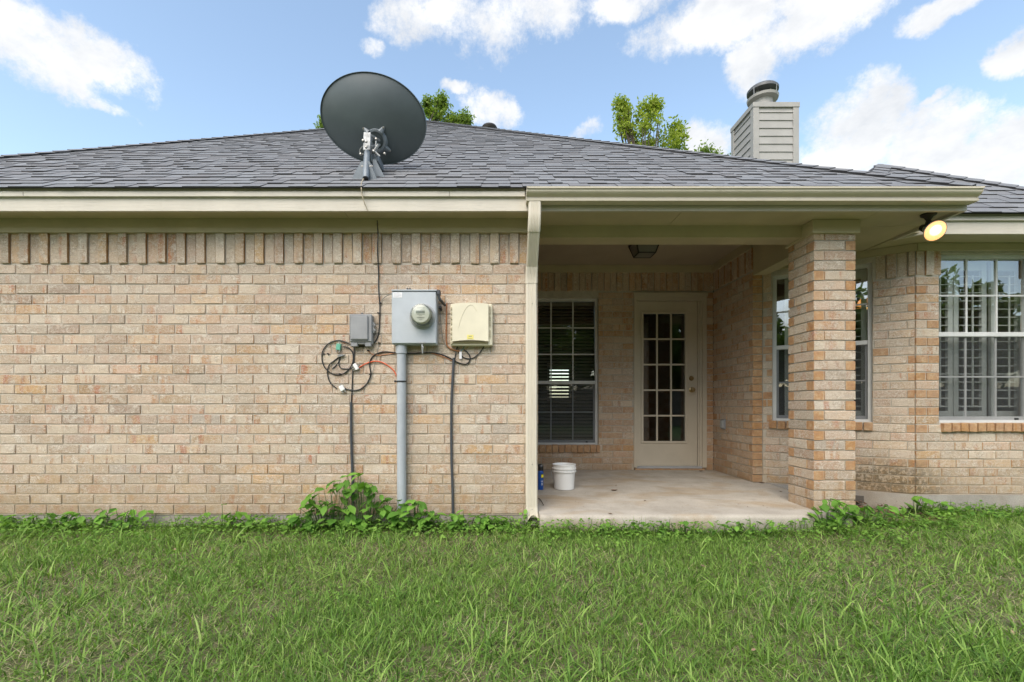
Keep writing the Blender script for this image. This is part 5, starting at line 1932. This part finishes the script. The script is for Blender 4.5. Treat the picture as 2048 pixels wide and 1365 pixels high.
# small three-leaved ground cover near the walls and in patches
def leaflets(n, x, y, zr, size):
    Vv = np.zeros((n, 5, 3))
    a = RNG.uniform(0, 2 * PI, n)
    tilt = RNG.uniform(-.5, .5, (n, 2))
    shape = np.array([(-.1, 0), (.35, -.5), (.95, -.38), (.95, .38), (.35, .5)])
    for k, (u, v_) in enumerate(shape):
        px = size * (u * np.cos(a) - v_ * np.sin(a)); py = size * (u * np.sin(a) + v_ * np.cos(a))
        Vv[:, k] = np.stack([x + px, y + py, zr + px * tilt[:, 0] + py * tilt[:, 1]], 1)
    fl_ = (np.arange(n)[:, None] * 5 + np.arange(5)[None]).ravel()
    return Vv.reshape(-1, 3), fl_, np.full(n, 5)


n0 = 5200
x = RNG.uniform(-5.2, 5.3, n0)
yw = np.where(x < .33, 3.78, np.where(x < 2.87, 3.61, np.where(x < 3.7, 3.88, 4.33)))
d = np.abs(RNG.normal(0, .20, n0))
y = yw - d - .01
keep = RNG.random(n0) < .25 + .9 * vnoise(x, y, 2.2, 9)
x, y, d = x[keep], y[keep], d[keep]
xp, yp = yard_points(5200, 1.0)
kp = (vnoise(xp, yp, 1.6, 21) > .55) & (yp > 2.2)
x = np.concatenate([x, xp[kp]]); y = np.concatenate([y, yp[kp]]); d = np.concatenate([d, np.full(int(kp.sum()), .6)])
n0 = len(x)
h = RNG.uniform(.02, .085, n0) * np.clip(1.3 - d * 1.2, .4, 1.3)
rep = 3
X = np.repeat(x, rep) + RNG.normal(0, .006, n0 * rep); Y_ = np.repeat(y, rep) + RNG.normal(0, .006, n0 * rep)
Hh = np.repeat(h, rep) + gz_np(X, Y_) + RNG.normal(0, .003, n0 * rep)
v, fl_, sz_ = leaflets(n0 * rep, X, Y_, Hh, RNG.uniform(.010, .023, n0 * rep) * np.where(np.repeat(d, rep) > .55, .6, 1.0))
me = big_mesh('ground_cover', v, fl_, sz_, M['clover'], np.repeat(RNG.random(n0), rep), flat=False)
tag(put(bpy.data.objects.new('ground_cover', me)), 'low clover-like weeds creeping along the foot of the walls', 'ground cover', kind='stuff')


# ------------------------------------------------------------------ broad leaved weeds, every leaf a piece
def leaf_mesh():
    out = [(0, 0), (.22, .30), (.45, .42), (.68, .36), (.88, .18), (1.06, 0)]
    v, f = [], []
    for (u, wd) in out:
        sag = -.16 * u * u
        v += [(u, -wd, sag + wd * .30), (u, 0, sag), (u, wd, sag + wd * .30)]
    # heart lobes
    v[0] = (-.10, -.16, .05); v[2] = (-.10, .16, .05)
    for i in range(len(out) - 1):
        a = i * 3
        f += [(a, a + 3, a + 4, a + 1), (a + 1, a + 4, a + 5, a + 2)]
    me = bpy.data.meshes.new('leaf')
    me.from_pydata(v, [], f)
    me.materials.append(M['weed'])
    me.polygons.foreach_set('use_smooth', [True] * len(f))
    me.update()
    return me


LEAF = leaf_mesh()
rw = random.Random(23)


def weed(tips, base, label, size=(.052, .098), bend=.3):
    """tips: leaf positions; stems grow from the base to them"""
    bx, by = base
    root = empty('weed_plant', (bx, by, gz(bx, by)), label, 'weed', 'broad leaved weeds at the house wall')
    mb = MB()
    for (tx, ty, tz) in tips:
        b0 = Vector((bx + (tx - bx) * rw.uniform(.3, .7), by + (ty - by) * .3, gz(bx, by) - .01))
        t0 = Vector((tx, ty, tz))
        mid_ = (b0 + t0) / 2 + Vector((rw.uniform(-.02, .02), rw.uniform(-.02, .01), .02))
        mb.tube(spline([b0, mid_, t0], 3), [.003, .003, .0028, .0025, .0022, .002, .0018], 5)
        o = bpy.data.objects.new('leaf', LEAF)
        s = rw.uniform(*size)
        o.location = t0
        yaw = rw.uniform(-PI * .95, -.05 * PI) if rw.random() < .8 else rw.uniform(0, 2 * PI)
        o.rotation_euler = (rw.uniform(-.35, .35), rw.uniform(-.1, .75), yaw)
        o.scale = (s, s * rw.uniform(.8, 1.0), s)
        o['rnd'] = rw.random()
        put(o, root)
    mb.build('stem', M['stem'], root, True)


def px_tips(n, xr, yfun, Yr):
    tips = []
    for i in range(n):
        x = rw.uniform(*xr)
        ytop, ybot = yfun(x)
        y = ytop + (ybot - ytop) * rw.random() ** 1.15
        Y = rw.uniform(*Yr)
        p = P(x, y, Y)
        p.z = max(p.z, gz(p.x, p.y) + .02)
        tips.append(tuple(p))
    return tips


# the big clump round the conduit foot: outline (photo pixels)
outline = [(585, 1035), (612, 1000), (640, 972), (665, 965), (690, 948), (720, 945), (745, 965), (765, 992), (800, 1002), (830, 1000), (860, 1022), (900, 1030), (960, 1022), (1015, 1030)]
def clump_top(x):
    return float(np.interp(x, [p[0] for p in outline], [p[1] for p in outline])), 1058
def P0(x): return ((x - CX) / F * 3.72, 3.74)
weed(px_tips(62, (588, 700), clump_top, (3.60, 3.765)), P0(655), 'leafy weed climbing the thin dark conduit, the tallest of the clump')
weed(px_tips(70, (680, 800), clump_top, (3.58, 3.765)), P0(730), 'dense leafy weed between the thin dark conduit and the thick grey conduit')
weed(px_tips(46, (790, 880), clump_top, (3.58, 3.72)), P0(830), 'leafy weed wrapped round the foot of the thick grey conduit')
weed(px_tips(44, (895, 1020), lambda x: (1020 if 915 < x < 960 else 1030, 1056), (3.60, 3.77)), P0(945), 'low leafy weed between the second thin conduit and the downspout', (.05, .085))
weed([tuple(P(1043, 1026, 3.73)), tuple(P(1052, 1020, 3.72)), tuple(P(1054, 1031, 3.71))], ((1048 - CX) / F * 3.72, 3.71), 'tiny three leaved seedling beside the downspout foot', (.035, .05))
weed(px_tips(16, (400, 480), lambda x: (1010 if 425 < x < 448 else 1024, 1042), (3.68, 3.775)), P0(438), 'small weed against the plain brick wall, one round leaf standing tall', (.05, .075))
weed(px_tips(34, (190, 300), lambda x: (1018, 1046), (3.66, 3.775)), P0(245), 'low spreading weed at the wall foot beyond the small one with a tall leaf', (.05, .08))
weed(px_tips(26, (80, 165), lambda x: (1024, 1050), (3.66, 3.775)), P0(120), 'low weed at the plain brick wall between two other spreading weeds', (.05, .075))
weed(px_tips(26, (0, 78), lambda x: (1032, 1054), (3.66, 3.775)), P0(45), 'creeping weed at the wall foot furthest from the patio', (.045, .07))
weed(px_tips(24, (480, 590), lambda x: (1030, 1056), (3.64, 3.775)), P0(535), 'low weed at the wall foot just beyond the big leafy clump', (.045, .07))
weed(px_tips(40, (1612, 1712), lambda x: (998 if 1640 < x < 1695 else 1012, 1044), (3.60, 3.78)), ((1660 - CX) / F * 3.70, 3.70), 'leafy weed growing against the foot of the brick pillar', (.05, .085))
weed(px_tips(38, (1690, 1780), lambda x: (1010, 1046), (3.72, 3.95)), ((1725 - CX) / F * 3.85, 3.85), 'low bright weed between the pillar and the leaf litter', (.05, .075))
weed(px_tips(44, (1795, 1905), lambda x: (float(np.interp(x, [1800, 1832, 1850, 1900], [1012, 988, 998, 1004])), 1032), (4.10, 4.33)), ((1845 - CX) / F * 4.25, 4.27), 'leafy weed at the corner of the bay foundation', (.045, .075))
weed(px_tips(34, (1905, 2040), lambda x: (1012, 1036), (4.05, 4.32)), ((1965 - CX) / F * 4.25, 4.27), 'low creeping weed under the bay front window', (.04, .06))
weed(px_tips(30, (1180, 1300), lambda x: (1044, 1064), (3.46, 3.60)), ((1240 - CX) / F * 3.57, 3.57), 'low weed against the front face of the slab nearer the downspout', (.03, .055))
weed(px_tips(30, (1310, 1420), lambda x: (1043, 1062), (3.46, 3.60)), ((1365 - CX) / F * 3.57, 3.57), 'low weed against the front face of the slab at mid patio', (.03, .055))
weed(px_tips(30, (1430, 1600), lambda x: (1044, 1064), (3.46, 3.60)), ((1515 - CX) / F * 3.57, 3.57), 'low weed against the front face of the slab nearer the pillar', (.03, .055))


# ------------------------------------------------------------------ trees
def tree(name, base, height, crown, nclump, nleaf, lsize, mat, label, seed, group, trunk_r=.16, spr=(.10, .30)):
    """crown: list of ellipsoids (cx, cy, cz, rx, ry, rz) relative to the base"""
    r = np.random.default_rng(seed)
    rp = random.Random(seed)
    b = Vector(base)
    t = empty(name, b, label, 'tree', group)
    mb = MB()
    top = Vector((0, 0, height * .93))
    tr = [b + top * k / 6 + Vector((rp.uniform(-.12, .12), rp.uniform(-.12, .12), 0)) * (k > 0) for k in range(7)]
    mb.tube(tr, [trunk_r * (1 - .14 * k) for k in range(7)], 8)
    cl = []
    for i in range(nclump):
        c = crown[i % len(crown)]
        v = r.normal(0, 1, 3); v /= np.linalg.norm(v)
        rad = r.random() ** .45
        p = Vector((c[0] + v[0] * c[3] * rad, c[1] + v[1] * c[4] * rad, c[2] + v[2] * c[5] * rad)) + b
        cl.append(p)
        if i % 3 == 0:
            hgt = min(max((p.z - b.z) * .6, height * .2), height * .85)
            s = b + Vector((0, 0, hgt))
            mid_ = (s + p) / 2 + Vector((rp.uniform(-.1, .1), rp.uniform(-.1, .1), .12))
            mb.tube([s, mid_, p], [trunk_r * .28, trunk_r * .15, .008], 5)
    mb.build('trunk', M['bark'], t, True)
    cl = np.array([tuple(p) for p in cl])
    n = nclump * nleaf
    ci = np.repeat(np.arange(nclump), nleaf)
    spread = r.uniform(*spr, nclump)[ci]
    # leaves follow short upward twigs out of each clump
    tw_ = r.normal(0, 1, (n, 3)); tw_ /= np.linalg.norm(tw_, axis=1)[:, None]
    tw_[:, 2] = tw_[:, 2] * .9 + .25
    pos_ = cl[ci] + tw_ * (spread * r.random(n) ** .6)[:, None]
    a = r.normal(0, 1, (n, 3)); a /= np.linalg.norm(a, axis=1)[:, None]
    c2 = np.cross(a, r.normal(0, 1, (n, 3))); c2 /= np.linalg.norm(c2, axis=1)[:, None]
    s = (lsize * r.uniform(.6, 1.3, n))[:, None]
    V_ = np.stack([pos_ - a * s, pos_ + c2 * s * .42, pos_ + a * s, pos_ - c2 * s * .42], 1).reshape(-1, 3)
    me = big_mesh('crown', V_, np.arange(n * 4), np.full(n, 4), mat, np.repeat(r.random(nclump), nleaf) * .6 + r.random(n) * .4)
    put(bpy.data.objects.new('crown', me), t)
    return t


def crown_px(items, Y, base):
    out = []
    for (x, y, rx, ry) in items:
        p = P(x, y, Y)
        out.append((p.x - base[0], 0.0, p.z - base[2], rx / F * Y, rx / F * Y * .8, ry / F * Y))
    return out


tb = (P(770, 0, 15).x, 15.0, GZ)
tree('tree', tb, 9.2, crown_px([(880, 232, 22, 34), (858, 215, 12, 18), (884, 205, 9, 14), (905, 246, 14, 12), (931, 246, 9, 16), (760, 260, 90, 45), (650, 252, 12, 14), (720, 300, 120, 60), (850, 300, 90, 50)], 15.0, tb),
     190, 34, .062, M['tree_mid'], 'dark green tree rising behind the roof peak and the satellite dish', 41, 'trees behind the house')
tb = (P(1300, 0, 14).x, 14.0, GZ)
tree('tree', tb, 8.4, crown_px([(1250, 240, 18, 30), (1262, 262, 28, 34), (1295, 235, 22, 26), (1300, 270, 40, 34), (1352, 268, 20, 22), (1352, 292, 30, 18), (1290, 320, 85, 40), (1242, 215, 6, 9), (1308, 216, 10, 9)], 14.0, tb),
     240, 26, .058, M['tree_lite'], 'light yellow green tree rising behind the roof beside the chimney', 42, 'trees behind the house')
tb = (P(1420, 0, 16).x, 16.0, GZ)
tree('tree', tb, 8.0, crown_px([(1410, 304, 10, 8), (1432, 312, 14, 8), (1420, 335, 40, 22)], 16.0, tb),
     30, 26, .06, M['tree_mid'], 'small tree tip just showing over the roof against the chimney', 43, 'trees behind the house')
# the yard's far side, seen only in the window panes
for i, (x, y, h) in enumerate(((-15, -15, 8.5), (-9.5, -17, 7.6), (-4, -15.5, 9.0), (1.5, -17.5, 8.0), (7, -15, 8.8), (12.5, -17, 7.4), (18, -14.5, 9.2), (24, -16, 8.2))):
    wh = ['at the far end of the fence', 'second from the far end of the fence', 'third along the fence', 'fourth along the fence', 'fifth along the fence', 'sixth along the fence',
          'seventh along the fence', 'at the near end of the fence'][i]
    tree('tree', (x, y, GZ), h, [(0, 0, h * .60, 2.7, 2.2, h * .36), (-1.6, .3, h * .45, 2.0, 1.6, h * .26), (1.6, -.2, h * .47, 2.0, 1.5, h * .28)], 210, 46, .24, M['tree_dark'],
         'broad yard tree behind the board fence, ' + wh, 60 + i, 'trees across the yard', .2, (.35, .9))
fe = empty('board_fence', (4, -12.5, GZ), 'weathered board fence across the back yard', 'fence')
mwood = simple('fence_wood', (.20, .165, .125), .85, 0, .2, 5, .4, 60)
picket = MB().box(-.072, .072, -.009, .009, 0, 1.83).mesh('picket', mwood)
for k in range(280):
    o = bpy.data.objects.new('picket', picket)
    o.location = (-17 + k * .152, -12.5, GZ - .01 + rw.uniform(-.015, .01))
    put(o, fe)
for z in (.3, 1.0, 1.6):
    MB().box(-17, 25.5, -12.55, -12.512, GZ + z, GZ + z + .09).build('rail', mwood, fe)
